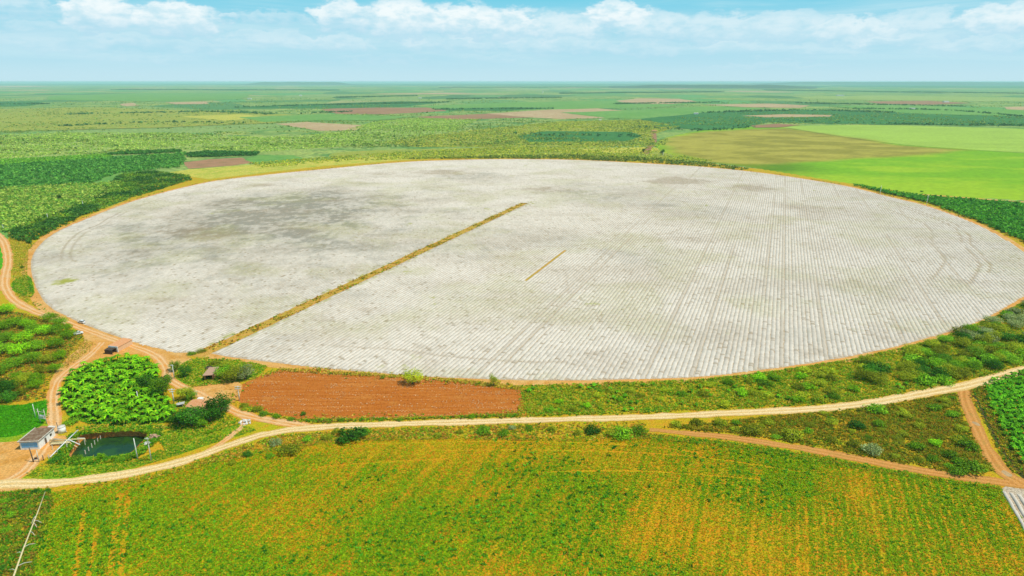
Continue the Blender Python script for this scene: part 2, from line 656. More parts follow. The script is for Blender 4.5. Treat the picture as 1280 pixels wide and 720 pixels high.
# ------------------------------------------------------------------ pond outline (needs holes in the ground)
rim_px = [(84, 573), (91, 558), (97, 546), (110, 542.5), (131, 540), (155, 539.5), (180, 540), (186, 546), (181, 553), (168, 566), (150, 571), (118, 573)]
wat_px = [(90, 572), (96, 560), (103, 550.5), (113, 548.5), (131, 547), (150, 545.5), (176, 545.5), (182, 548), (176, 553), (164, 565), (148, 569.5), (118, 571)]
n_each = 6


def ring(px, z):
    p = PP(px, z)
    n = len(p)
    out = []
    for i in range(n):
        a, b, c, d = p[i - 1], p[i], p[(i + 1) % n], p[(i + 2) % n]
        for t in np.arange(n_each) / n_each:
            out.append(.5 * ((2 * b) + (-a + c) * t + (2 * a - 5 * b + 4 * c - d) * t * t + (-a + 3 * b - 3 * c + d) * t ** 3))
    return np.array(out)


Z1 = .010
rim = ring(rim_px, 0)
WZ = -2.3
wat = ring([(u, v) for u, v in wat_px], WZ)
rim = rough_edge(rim, .35, 3, 4)
big_hole = np.array([P(60, 585), P(60, 530), P(205, 530), P(205, 585)])

# ------------------------------------------------------------------ the country
FAR = 70000.0
gp = np.array([(-FAR, -3000), (FAR, -3000), (FAR, FAR), (-FAR, FAR)])
sheet('ground', gp, M['far'], 0.0, holes=[big_hole], label='flat green farmland running to the horizon', cat='ground')

near_px = [(-900, 900), (-420, 420), (-300, 330), (-150, 285), (0, 262), (100, 240), (190, 224), (300, 210), (420, 200), (520, 196), (640, 194), (800, 198),
           (940, 210), (1000, 217), (1150, 240), (1290, 262), (1480, 300), (1700, 380), (2200, 900)]
npoly = np.vstack([catmull(PP(near_px), 15, False)])
sheet('meadow', rough_edge(npoly, 4, 25, 11), M['dry'], Z1, holes=[rim], label='dry yellow and orange grassland around the white field', cat='grassland')

# pond: banks and water
V = []
L = [(rim, Z1), (rim * .6 + wat * .4, WZ * .45), (wat, WZ), (wat * .92 + wat.mean(0) * .08, WZ - .6)]
for r_, z_ in L:
    V.append(np.c_[r_, np.full(len(r_), z_)])
nr = len(rim)
V = np.vstack(V)
F = []
for k in range(len(L) - 1):
    for i in range(nr):
        j = (i + 1) % nr
        F.append((k * nr + i, k * nr + j, (k + 1) * nr + j, (k + 1) * nr + i))
tag(link('pond_bank', mesh_np('pond_bank', V, np.array(F)[:, ::-1], 4, M['mud'])), 'red mud bank sloping down round the pond', 'bank', None, 'structure')
sheet('pond_water', wat * 1.03 - wat.mean(0) * .03, M['water'], WZ, label='dark green still water of the farm pond', cat='water')

# ------------------------------------------------------------------ far fields
far_fields = [
    ('woodland', 'far_dark', [(1030, 106.5), (1120, 104.6), (1400, 104.2), (1400, 110.5), (1200, 110), (1060, 109)], 'hazy dark woodland under the right horizon'),
    ('woodland', 'far_dark', [(-120, 104.4), (200, 104.4), (420, 104.6), (640, 105), (860, 105.4), (860, 107), (560, 107.2), (380, 106.4), (100, 106.6), (-120, 106.4)], 'hazy dark woodland under the left horizon'),
    ('woodland', 'far_dark', [(850, 107.6), (980, 106.6), (1050, 108.2), (1000, 110), (900, 110.4)], 'hazy wooded rise right of the middle horizon'),
    ('field', 'far_pale', [(-60, 172), (60, 166), (200, 166), (330, 172), (420, 166), (470, 152), (520, 148), (600, 149), (570, 163), (480, 180), (330, 192), (230, 192), (100, 196), (-60, 204)], 'pale green orchard with dotted trees left of the white field'),
    ('field', 'far_olive', [(480, 178), (560, 166), (640, 158), (700, 152), (800, 150), (850, 158), (815, 168), (820, 182), (640, 184), (520, 184)], 'olive scrub pasture beyond the top of the white field'),
    ('field', 'far_dark', [(645, 170), (682, 164), (790, 165), (802, 170), (784, 177), (662, 178)], 'small dark green crop block beyond the white field'),
    ('field', 'tan', [(345, 155), (382, 152.5), (458, 157), (446, 163), (400, 163.5)], 'beige fallow field in the middle left distance'),
    ('field', 'maroon', [(400, 137), (430, 134.5), (550, 134.5), (558, 139), (480, 143), (420, 142)], 'reddish brown ploughed field far off'),
    ('field', 'maroon', [(520, 146), (640, 141), (690, 141), (660, 147), (560, 150)], 'brown bare field behind the olive pasture'),
    ('field', 'tan', [(610, 142), (690, 137), (745, 135.5), (790, 139), (785, 147), (700, 149), (650, 146)], 'pale pinkish bare field in the middle distance'),
    ('field', 'far_bright', [(520, 133), (640, 128), (800, 125), (900, 127), (820, 134), (640, 138), (560, 137)], 'bright green crop strip in the far middle'),
    ('field', 'far_dark', [(290, 135), (340, 132), (420, 129), (500, 126.5), (560, 127.5), (500, 134), (400, 136)], 'long dark wood in the left distance'),
    ('field', 'far_dark', [(545, 136), (640, 134), (690, 135), (640, 138.5), (560, 138.5)], 'thin dark tree belt in the far middle'),
    ('field', 'far_dark', [(-60, 128), (40, 127), (60, 129), (30, 133), (-60, 134)], 'dark green wood at the far left'),
    ('field', 'tan', [(150, 130), (168, 128.5), (172, 132), (155, 133)], 'little tan clearing on the left plain'),
    ('field', 'tan', [(205, 128), (258, 127), (262, 130), (220, 130.5)], 'long tan clearing on the left plain'),
    ('field', 'tan', [(-40, 107.6), (40, 107.4), (66, 108.3), (30, 109), (-40, 109.2)], 'pale bare strip near the left horizon'),
    ('field', 'tan', [(460, 117.4), (560, 115.8), (600, 116.4), (560, 117.8), (480, 118)], 'pale strip near the middle horizon'),
    ('field', 'far_pale', [(990, 121), (1100, 119.5), (1330, 123), (1330, 128), (1100, 125), (1010, 123.5)], 'pale green strip towards the right horizon'),
    ('field', 'tan', [(770, 126), (800, 123), (850, 123.5), (872, 127), (840, 130), (790, 130)], 'tan bare field beyond the dark plantation'),
    ('field', 'tan', [(880, 131), (960, 129.5), (1015, 132), (1000, 135), (930, 134)], 'beige strip among the far plantations'),
    ('field', 'maroon', [(1080, 127), (1160, 126), (1215, 129), (1160, 131), (1100, 130)], 'brownish field in the right distance'),
    ('field', 'tan', [(1255, 134), (1330, 132), (1330, 140), (1262, 138)], 'tan field at the far right edge'),
    ('field', 'far_dark', [(800, 148), (880, 140), (1000, 137), (1100, 140), (1330, 146), (1330, 158), (1100, 156), (960, 153), (930, 160), (880, 163), (820, 158)], 'wide dark green plantation behind the light pivot circle'),
    ('field', 'far_bright', [(700, 141), (790, 138), (880, 133), (960, 136), (880, 141), (800, 149), (760, 148)], 'mid green plantation beyond the pale bare field'),
    ('field', 'tan', [(925, 145), (980, 143), (1040, 144), (1036, 146), (960, 147)], 'narrow tan strip inside the dark plantation'),
    ('field', 'far_bright', [(1040, 133), (1120, 131), (1330, 140), (1330, 147), (1140, 142)], 'bright plantation strip in the right distance'),
    ('field', 'maroon', [(938, 157), (975, 155), (1000, 156.5), (972, 159.5), (945, 160)], 'red bare patch on the pivot circle rim'),
    ('field', 'far_bright', [(60, 120), (180, 116), (320, 116), (300, 124), (180, 127), (60, 125)], 'mid green plain in the left distance'),
    ('field', 'far_olive', [(-60, 138), (120, 134), (280, 140), (420, 146), (340, 154), (200, 160), (-60, 166)], 'olive yellow scrubland on the left plain'),
    ('field', 'far_yellow', [(225, 146), (300, 143), (340, 147), (280, 151)], 'yellow grass patch on the left plain'),
    ('field', 'far_bright', [(300, 147), (400, 143), (520, 146), (470, 151), (400, 151), (330, 153)], 'green crop beside the beige fallow field'),
]
for i, (nm, mt, px, lb) in enumerate(far_fields):
    far_d = max(P(u, v)[1] for u, v in px)
    st = max(8, far_d / 60)
    px_sheet(nm, px, M[mt], .10 + .03 * i, far_d / 220, far_d / 45, st, i + 3, smooth_poly=False, label=lb, cat='field')

# near and middle fields
piv = catmull(PP([(850, 168), (900, 161), (1000, 157), (1150, 157.5), (1420, 170), (1420, 268), (1280, 251), (1160, 244), (1060, 229), (950, 211), (890, 203), (832, 191), (821, 178)]), 10)
gx, gy = np.meshgrid(np.arange(piv[:, 0].min() - 6, piv[:, 0].max() + 6, 5.0), np.arange(piv[:, 1].min() - 6, piv[:, 1].max() + 6, 5.0))
gp_ = np.c_[gx.ravel(), gy.ravel()]
ii = np.arange(gp_.shape[0]).reshape(gx.shape)
Fq = np.stack([ii[:-1, :-1], ii[:-1, 1:], ii[1:, 1:], ii[1:, :-1]], -1).reshape(-1, 4)
Fq = Fq[inside(gp_[Fq].mean(1), piv)]
qx, qy = gp_[:, 0], gp_[:, 1]
wob = np.c_[fbm(qx / 90, qy / 90, 301, 4) - .5, fbm(qx / 90, qy / 90, 302, 4) - .5]
br_poly = PP([(824, 174), (880, 164), (985, 160), (1040, 168), (1120, 181), (1220, 188), (1120, 197), (1000, 203), (930, 207), (890, 203), (834, 190)])
lt_poly = PP([(960, 156), (1150, 156), (1500, 170), (1400, 195), (1260, 190), (1130, 181), (1040, 169)])


def soft(poly, wd_):
    """1 inside, 0 outside, torn and soft at the rim"""
    q = gp_ + wob * wd_ * 2.2
    dd_ = dist_line(q, np.vstack([dense(poly, 12), poly[:1]]))
    return smooth(-wd_, wd_, np.where(inside(q, poly), dd_, -dd_))


w_b, w_l = soft(br_poly, 26)[:, None], soft(lt_poly, 8)[:, None]
band = fbm(qx / 110, qy / 50, 303, 5)[:, None]
cg_ = np.array([.17, .36, .010]) * (1 - smooth(.4, .65, band)) + np.array([.27, .42, .015]) * smooth(.4, .65, band)
cl_ = np.array([.30, .43, .06]) * (.85 + .3 * band)
band2 = fbm(qx / 60, qy / 45, 305, 5)[:, None]
cb_ = np.array([.25, .225, .03]) * (1 - smooth(.35, .65, band2)) + np.array([.36, .315, .05]) * smooth(.35, .65, band2)
cc_ = cg_ * (1 - w_l) + cl_ * w_l
dk_ = smooth(120, 20, np.hypot(qx - P(935, 207)[0], (qy - P(935, 207)[1]) * .7) + 60 * (band[:, 0] - .5))[:, None]
cc_ = cc_ * (1 - .45 * dk_)
cc_ = cc_ * (1 - w_b) + cb_ * w_b
ln_d = dist_line(gp_, catmull(PP([(985, 160), (1040, 169), (1130, 181), (1260, 190), (1420, 197)]), 8, False))
cc_ = cc_ * (1 - .4 * smooth(7, 2, ln_d))[:, None]
tag(link('field', mesh_np('field', np.c_[gp_, np.full(len(gp_), .05)], Fq, 4, M['fieldcol'], col=cc_ * (.9 + .2 * R.random((len(cc_), 1))))), 'circular crop field, bright green with a brownish ripening half, right of the white one', 'field', None, 'structure')
px_sheet('field', [(205, 216), (240, 211.5), (310, 206), (400, 200), (500, 195), (520, 199), (400, 208), (260, 224)], M['far_yellow'], .05, 2, 14, 4, 53, smooth_poly=False, label='yellow grass strip on the left rim of the white field', cat='grassland')
px_sheet('field', [(229, 203), (262, 199), (302, 197), (318, 203.5), (290, 207), (236, 211)], M['maroon'], .065, 2, 14, 4, 54, smooth_poly=False, label='small brown ploughed patch near the left plantation', cat='field')
px_sheet('field', [(306, 200), (322, 194), (366, 194), (384, 199), (350, 204), (322, 205)], M['far_bright'], .07, 2.5, 8, 3, 55, smooth_poly=False, label='small bright green patch next to the brown ploughed one', cat='field')
px_sheet('field', [(690, 188), (740, 186), (815, 184), (812, 190), (740, 191)], M['far_yellow'], .055, 2, 14, 6, 56, label='straw coloured strip above the white field', cat='grassland')
px_sheet('field', [(-80, 196), (100, 192), (170, 196), (170, 240), (100, 268), (30, 292), (-80, 300)], M['far_bright'], .04, 3, 14, 6, 57, label='bright green floor under the left banana plantation', cat='field')
px_sheet('field', [(430, 190), (640, 184), (830, 186), (900, 201), (760, 198), (560, 198), (440, 202)], M['far_olive'], .045, 3, 14, 6, 58, label='olive grass along the top rim of the white field', cat='grassland')

# the white field itself
edge_px = [(640, 199), (570, 200), (500, 203), (400, 212), (330, 219), (260, 228), (175, 249), (100, 277), (60, 297), (40, 322), (42, 350), (58, 380), (92, 400), (130, 415), (172, 430), (215, 441),
           (250, 440), (285, 446), (340, 453), (400, 460), (460, 465), (520, 470), (580, 473), (640, 475), (700, 475.5), (760, 475), (820, 473.5), (880, 470.5), (960, 461.5), (1012, 454), (1065, 445), (1120, 433),
           (1172, 419), (1215, 405), (1250, 388), (1290, 362), (1300, 340), (1280, 316), (1250, 296), (1212, 277), (1156, 257), (1111, 246), (1059, 233), (1000, 223), (942, 215), (870, 208), (800, 204), (720, 200)]
FE = catmull(PP(edge_px), 6)
outer = FE + (FE - FE.mean(0)) / np.hypot(*(FE - FE.mean(0)).T)[:, None] * 5.0
sheet('track', rough_edge(outer, 1.0, 7, 21), M['yard'], .035, label='orange dirt track ringing the white field', cat='track')
sheet('field_soil', rough_edge(FE, .5, 5, 22), M['field_soil'], .047, label='bare pale soil between the white covered rows', cat='soil')

strip_a, strip_b = np.array(P(262, 438)), np.array(P(655, 254))
t_strip = ((strip_a + strip_b) / 2) @ RT
s_strip_end = strip_b @ RD
mini_a, mini_b = np.array(P(657, 351)), np.array(P(707, 313))
t_mini = ((mini_a + mini_b) / 2) @ RT
s_mini = sorted((mini_a @ RD, mini_b @ RD))
track_t = [np.array(P(u, v)) @ RT for u, v in ((870, 350), (985, 310), (905, 330), (955, 330), (1012, 330), (1068, 300), (1130, 335), (790, 300), (700, 365), (1180, 330))]

sp = 2.1
rows = []
n_rows = int(FIELD_R * 2.2 / sp)
t0 = FIELD_C @ RT - n_rows * sp / 2
SEG = 1.3
tt, ss, ww, hh, dirt, weed, brk = [], [], [], [], [], [], []
row_id = []
for k in range(n_rows):
    t = t0 + k * sp
    # crossings with the field outline
    a = FE
    b = np.roll(FE, -1, 0)
    ta, tb = a @ RT, b @ RT
    c = (ta > t) != (tb > t)
    if c.sum() < 2:
        continue
    s = np.sort((a[c] @ RD) + (t - ta[c]) / (tb[c] - ta[c]) * ((b[c] @ RD) - (a[c] @ RD)))
    s_lo, s_hi = s[0] + R.random() * 2.2, s[-1] - R.random() * 2.2
    spans = [(s_lo, s_hi)]
    if abs(t - t_strip) < 4.2:
        spans = [(s_strip_end + R.random() * 3, s_hi)]
    elif abs(t - t_mini) < 1.3:
        spans = [(s_lo, s_mini[0]), (s_mini[1], s_hi)]
    for lo, hi in spans:
        if hi - lo < 6:
            continue
        n = int((hi - lo) / SEG) + 1
        sv = np.linspace(lo, hi, n)
        rows.append((t, sv))
tt = np.concatenate([np.full(len(s), t) for t, s in rows])
ss = np.concatenate([s for t, s in rows])
ln = np.array([len(s) for t, s in rows])
pos = tt[:, None] * RT + ss[:, None] * RD
x, y = pos[:, 0], pos[:, 1]
rad = np.hypot(x - FIELD_C[0], y - FIELD_C[1])
d_edge = dist_line(pos, np.vstack([FE[::2], FE[:1]]))
# dirt: broad mottling, blotches, wheel tracks; cloud shade is painted separately as grey
d = .22 * smooth(.35, .8, fbm(x / 48, y / 30, 31, 5)) + .22 * smooth(.6, .85, fbm(x / 9, y / 12, 32, 4)) + .05


def blot(u, v, ru, rv, amt):
    """a patch of dirt or of painted cloud shade, soft and torn at its edges"""
    c = np.array(P(u, v))
    e = np.array(P(u + ru, v)) - c
    g = np.array(P(u, v - rv)) - c
    q = np.hypot(((x - c[0]) / np.hypot(*e)), ((y - c[1]) / np.hypot(*g)))
    q = q + (fbm(x / 30, y / 30, int(u) + 5, 5) - .5) * 1.6
    return amt * smooth(1.3, .1, q) * (.45 + .8 * smooth(.34, .68, .5 * fbm(x / 4, y / 7, 77, 3) + .5 * fbm(x / 26, y / 15, 78, 3)))


shade_grey = np.zeros(len(x))  # cloud shade over the left half painted into the cover colour, plus fainter mottling
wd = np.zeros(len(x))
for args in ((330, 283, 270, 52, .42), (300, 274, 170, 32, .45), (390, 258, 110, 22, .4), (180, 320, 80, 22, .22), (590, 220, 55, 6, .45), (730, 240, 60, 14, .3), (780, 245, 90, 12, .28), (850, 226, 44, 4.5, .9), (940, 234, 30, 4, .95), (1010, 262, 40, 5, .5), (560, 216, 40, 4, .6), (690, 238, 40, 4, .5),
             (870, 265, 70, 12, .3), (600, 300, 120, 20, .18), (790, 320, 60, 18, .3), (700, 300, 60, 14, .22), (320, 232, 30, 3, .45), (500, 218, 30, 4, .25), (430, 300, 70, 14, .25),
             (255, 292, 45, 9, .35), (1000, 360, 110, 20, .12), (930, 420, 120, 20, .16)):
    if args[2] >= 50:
        shade_grey = shade_grey + blot(*args)
    else:
        d = d + blot(*args)
trk = np.zeros(len(x))
shove = np.zeros(len(x))
for t in track_t:
    for tl in (t - 2.6, t + 2.6):
        w = smooth(.34, .52, fbm(ss / 70, ss * 0 + tl, 41, 2))
        near = np.abs(tt - tl) < 1.06
        one = (tt - tl > -1.06) & (tt - tl <= 0)
        trk = np.where(one, np.maximum(trk, .32 * w), trk)
        shove = np.where(near, shove + np.sign(tt - tl) * .18 * w, shove)
for rr, th0, th1, am in ((FIELD_R - 24, 2.7, 3.75, .75), (FIELD_R - 29.5, 2.7, 3.75, .6), (FIELD_R - 24, 4.35, 4.75, .55), (FIELD_R - 22, 5.6, 6.28, .8), (FIELD_R - 22, 0, .25, .8), (FIELD_R - 28, 5.5, 6.28, .75), (FIELD_R - 28, 0, .25, .7), (FIELD_R - 48, 5.45, 6.28, .65), (FIELD_R * .55, .3, 1.2, .4), (FIELD_R * .3, 2.6, 3.6, .6), (FIELD_R * .42, 4.6, 5.6, .4)):
    th = np.arctan2(y - FIELD_C[1], x - FIELD_C[0]) % (2 * math.pi)
    w = fbm(th * 9, th * 0 + rr, 43, 3)
    m_ = ((th > th0) & (th < th1)) * smooth(.22, .4, w)
    trk = np.maximum(trk, am * m_ * smooth(1.3, .5, np.abs(rad - rr + (fbm(th * 6, th * 0, 4, 2) - .5) * 14)))
wd = .9 * smooth(.74, .9, fbm(x / 22, y / 22, 61, 4)) * smooth(.45, .7, fbm(x / 3, y / 3, 62, 2))
wd = np.maximum(wd, .22 * smooth(.45, .75, fbm(x / 35, y / 35, 66, 4)) * (.4 + R.random(len(x))))
cy = np.array(P(80, 352))
wd = np.maximum(wd, smooth(9, 3, np.hypot(x - cy[0], y - cy[1]) + 8 * (fbm(x / 4, y / 4, 3, 3) - .5)))
wd = np.maximum(wd, .8 * smooth(7, 2, np.abs(tt - t_strip) - 2) * (ss < s_strip_end) * smooth(.5, .65, fbm(x / 4, y / 4, 8, 3)))
grain = R.random(len(x))
torn = (R.random(len(x)) < (.016 + .05 * np.clip(d, 0, 1)))
d = np.clip(d, 0, .6) + .24 * (grain - .5) * (.6 + R.random(len(x)))
d = np.maximum(d, .8 * trk * (trk > .46) + 1.0 * trk * (trk <= .46))
d = np.maximum(d, torn * .75)
d = np.clip(d, 0, 1)
width = .95 + .20 * (R.random(len(x)) - .5)
height = .30 + .22 * (R.random(len(x)) - .5)
width = width * (1 - .3 * trk)
height = height * (1 - .6 * trk) * (1 - .6 * torn)
first = np.cumsum(ln) - ln
last = first + ln - 1
height[first] = .03
height[last] = .03
lat = (R.random(len(x)) - .5) * .34 + shove
K = 5
an = np.linspace(0, math.pi, K)
V = np.zeros((len(x), K, 3))
for k, a in enumerate(an):
    off = -math.cos(a) * width + lat
    V[:, k, :2] = pos + off[:, None] * RT + (R.random((len(x), 1)) - .5) * .7 * RD
    V[:, k, 2] = .052 + math.sin(a) * height * (.9 + .2 * R.random(len(x)))
idx = np.arange(len(x) * K).reshape(-1, K)
keep = np.ones(len(x), bool)
keep[last] = False
i0 = np.nonzero(keep)[0]
F = np.stack([idx[i0][:, :-1], idx[i0 + 1][:, :-1], idx[i0 + 1][:, 1:], idx[i0][:, 1:]], -1).reshape(-1, 4)[:, ::-1]
tag(link('crop_cover', mesh_np('crop_cover', V.reshape(-1, 3), F, 4, M['cover'], attrs={'dirt': np.repeat(d, K), 'weed': np.repeat(wd, K), 'grey': np.repeat(np.clip(shade_grey + .16 * smooth(.4, .7, fbm(x / 2.5, y / 4, 88, 3)) * (R.random(len(x)) + .3), 0, .95), K)})),
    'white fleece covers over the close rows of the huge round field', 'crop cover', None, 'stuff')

# brown strip through the field
ds = (strip_b - strip_a) / np.hypot(*(strip_b - strip_a))
ns = np.array([ds[1], -ds[0]])
sl = np.vstack([strip_a + ns * 3.6 - ds * 8, strip_b + ns * 3.6, strip_b - ns * 3.6, strip_a - ns * 3.6 - ds * 8])
stp = []
for a, b in zip(sl, np.roll(sl, -1, 0)):
    n = max(2, int(np.hypot(*(b - a)) / 3))
    stp += [a + (b - a) * i / n for i in range(n)]
sheet('strip', rough_edge(np.array(stp), .7, 5, 31), M['strip'], .060, label='brown grassy strip cutting into the white field', cat='strip')
dm = mini_b - mini_a
nm_ = np.array([dm[1], -dm[0]]) / np.hypot(*dm)
ml = np.vstack([mini_a + nm_ * .9, mini_b + nm_ * .9, mini_b - nm_ * .9, mini_a - nm_ * .9])
sheet('strip', ml, M['strip'], .061, label='short narrow bare strip in the middle of the white field', cat='strip')

# ------------------------------------------------------------------ near ground: yard, fields, roads
px_sheet('field', [(318, 474), (350, 463), (400, 462), (470, 469), (560, 475), (630, 484), (652, 489), (654, 502), (648, 516), (600, 519.5), (500, 522), (420, 524), (370, 523), (330, 514), (300, 503), (290, 490)],
         M['plough'], .052, 1.3, 4, 2, 60, label='red ploughed field beside the white one', cat='field')
px_sheet('yard', [(62, 385), (110, 408), (170, 428), (215, 440), (240, 450), (222, 462), (212, 470), (198, 452), (170, 437), (130, 440), (95, 455), (80, 470), (70, 500), (58, 500), (66, 470), (84, 448), (104, 428), (100, 412), (80, 400)],
         M['yard'], .058, .8, 5, 3, 61, label='orange dirt yard beside the two white cars', cat='yard')
px_sheet('yard', [(122, 424), (150, 424), (185, 436), (206, 448), (214, 466), (200, 462), (188, 447), (165, 443), (135, 447), (112, 455), (98, 462), (104, 446)], M['yard'], .0595, 1.2, 5, 3, 91, label='worn bare earth between the shed and the banana grove', cat='yard')
px_sheet('yard', [(250, 478), (285, 474), (302, 482), (298, 500), (285, 505), (262, 498), (240, 490)], M['yard'], .058, .8, 5, 3, 62, label='bare orange ground in front of the clay hut', cat='yard')
px_sheet('yard', [(-40, 560), (20, 552), (70, 545), (90, 548), (84, 566), (60, 572), (30, 590), (22, 603), (60, 604), (40, 609), (-40, 616)], M['yard'], .058, .8, 5, 3, 63, label='orange dirt apron around the pump house', cat='yard')
px_sheet('lawn', [(-60, 512), (30, 506), (60, 500), (62, 520), (52, 532), (20, 545), (-60, 552)], M['green'], .052, .8, 5, 3, 64, label='vivid green grass plot behind the pump house', cat='grass')
px_sheet('lawn', [(-60, 552), (20, 545), (52, 530), (60, 505), (52, 500), (64, 497), (68, 515), (60, 540), (20, 553), (-60, 568)], M['turf'], .056, .8, 5, 3, 65, label='yellowish turf edging the vivid green plot', cat='grass')
px_sheet('lawn', [(-60, 300), (-2, 302), (5, 318), (3, 335), (-60, 350)], M['green'], .052, .8, 5, 3, 66, label='bright green meadow at the left edge beside the dirt track', cat='grass')
px_sheet('lawn', [(16, 352), (30, 344), (39, 348), (43, 366), (30, 370), (14, 362)], M['turf'], .056, .8, 4, 2, 67, label='small green patch between dirt track and white field', cat='grass')
px_sheet('lawn', [(28, 592), (60, 581), (110, 578), (170, 577), (200, 572), (206, 560), (196, 548), (190, 544), (215, 538), (250, 545), (300, 530), (320, 538), (260, 556), (200, 576), (140, 592), (60, 602), (34, 602)],
         M['turf'], .052, .8, 5, 3, 68, label='green turf between the pond and the pale road', cat='grass')
px_sheet('lawn', [(205, 470), (240, 450), (300, 452), (330, 460), (318, 472), (280, 478), (240, 482), (215, 480)], M['turf'], .052, .8, 5, 3, 69, label='green turf around the clay hut', cat='grass')
px_sheet('crop_field', [(30, 760), (48, 690), (66, 628), (150, 606), (250, 582), (330, 564), (420, 551), (560, 547), (700, 551), (800, 546), (900, 558), (1000, 575), (1100, 593), (1200, 608), (1246, 612), (1290, 668), (1345, 760)],
         M['crop_soil'], .052, 1, 6, 4, 70, label='orange and green crop field filling the foreground', cat='field')
px_sheet('field_soil', [(1250, 611), (1300, 609), (1345, 625), (1375, 700), (1330, 720), (1283, 656)], M['field_soil'], .056, .5, 5, 3, 71, label='pale soil of the covered rows at the right corner', cat='soil')

ribbon('road', [(-120, 622), (0, 606), (60, 604), (150, 594), (230, 576), (300, 552), (345, 540), (400, 534), (500, 530), (640, 526), (800, 521.5), (900, 517), (1000, 512), (1080, 505), (1160, 491), (1220, 479), (1280, 462), (1420, 425), (1600, 390)],
       [5, 4.8, 4.4, 4.2, 4.8, 5.6, 6.2, 6, 5.8, 5.8], M['pale'], .082, label='pale dirt road curving right across the foreground')
ribbon('track', [(-60, 250), (-20, 282), (0, 296), (8, 310), (10, 328), (6, 352), (14, 372), (40, 388), (80, 402), (120, 417), (160, 431), (190, 442), (206, 456), (211, 472), (225, 483), (248, 492), (275, 505), (300, 517), (345, 527), (395, 535)],
       [5, 6, 6.5, 5.5, 4.5, 4.5], M['orange'], .070, label='orange dirt track winding down past the white field')
ribbon('track', [(128, 428), (112, 444), (90, 460), (72, 478), (67, 500), (68, 520), (66, 540), (50, 566), (30, 590), (0, 606)], [4, 4, 4.5, 5, 5.5], M['orange'], .074, label='orange track round the banana grove to the pump house')
ribbon('track', [(300, 518), (306, 528), (292, 542), (270, 558), (250, 570)], [2.2, 2.2, 2.5], M['orange'], .066, label='thin footpath from the track down to the pale road')
ribbon('track', [(812, 537), (850, 541), (920, 548), (1000, 560), (1080, 575), (1160, 590), (1230, 600), (1300, 607), (1400, 610)], [2.5, 4, 4.5, 5, 6], M['redtrack'], .070, label='red track between the foreground crop and the scrub')
ribbon('track', [(1205, 487), (1206, 500), (1214, 520), (1226, 545), (1240, 572), (1254, 590), (1280, 606)], [5.5, 4.2, 4.2, 5, 6], M['redtrack'], .078, label='red branch track joining the pale road at right')
ribbon('ditch', [(1218, 494), (1226, 510), (1238, 535), (1252, 560), (1272, 588), (1300, 614)], [1.3, 1.5, 1.6], M['ditch'], .064, .6, label='dark damp ditch beside the right leafy crop', cat='ditch')
ribbon('track', [(1140, 242.5), (1180, 245), (1230, 249), (1300, 254), (1400, 262)], [5, 6, 7], M['yard'], .09, .6, label='orange track under the bright green circle', cat='track')
ribbon('track', [(816, 163), (818, 175), (812, 184), (806, 192)], [14, 10, 12], M['maroon'], .30, 1.5, label='pinkish dirt track north of the white field', cat='track')
PL = [(l, w) for l, w in ROADS]


# ------------------------------------------------------------------ scattered ground cover (stuff)
def palette(n, cols, wts):
    cols = np.array(cols)
    i = R.choice(len(cols), n, p=np.array(wts) / sum(wts))
    return np.minimum(cols[i] * 1.5, .7) * (.75 + .5 * R.random((n, 1)))


def tufts(name, p, size, cols, label, cat, blades=4, z=.06, spread=1.0, wid=.42, mat='grass'):
    """grass or low weeds: a few pointed blades from each root"""
    n = len(p)
    a = R.random((n, blades)) * 2 * math.pi
    size = np.broadcast_to(size, (n,))[:, None]
    h = size * (.3 + .55 * R.random((n, blades)))
    sp_ = size * spread * (.4 + .9 * R.random((n, blades)))
    dx, dy = np.cos(a), np.sin(a)
    w = size * wid * (.6 + .8 * R.random((n, blades)))
    bx = p[:, 0:1] + .15 * size * dx
    by = p[:, 1:2] + .15 * size * dy
    V = np.zeros((n, blades, 3, 3))
    V[..., 0, 0] = bx - dy * w
    V[..., 0, 1] = by + dx * w
    V[..., 1, 0] = bx + dy * w
    V[..., 1, 1] = by - dx * w
    V[..., 2, 0] = bx + dx * sp_
    V[..., 2, 1] = by + dy * sp_
    V[..., :2, 2] = z + h[..., None] * (.25 * R.random((n, blades, 1)))
    V[..., 2, 2] = z + h
    V = V.reshape(-1, 3)
    c = np.repeat(cols, blades, 0) * (.8 + .4 * R.random((n * blades, 1)))
    c = np.repeat(c, 3, 0)
    o = link(name, mesh_np(name, V, np.arange(len(V)).reshape(-1, 3), 3, M[mat], col=c))
    return tag(o, label, cat, None, 'stuff')


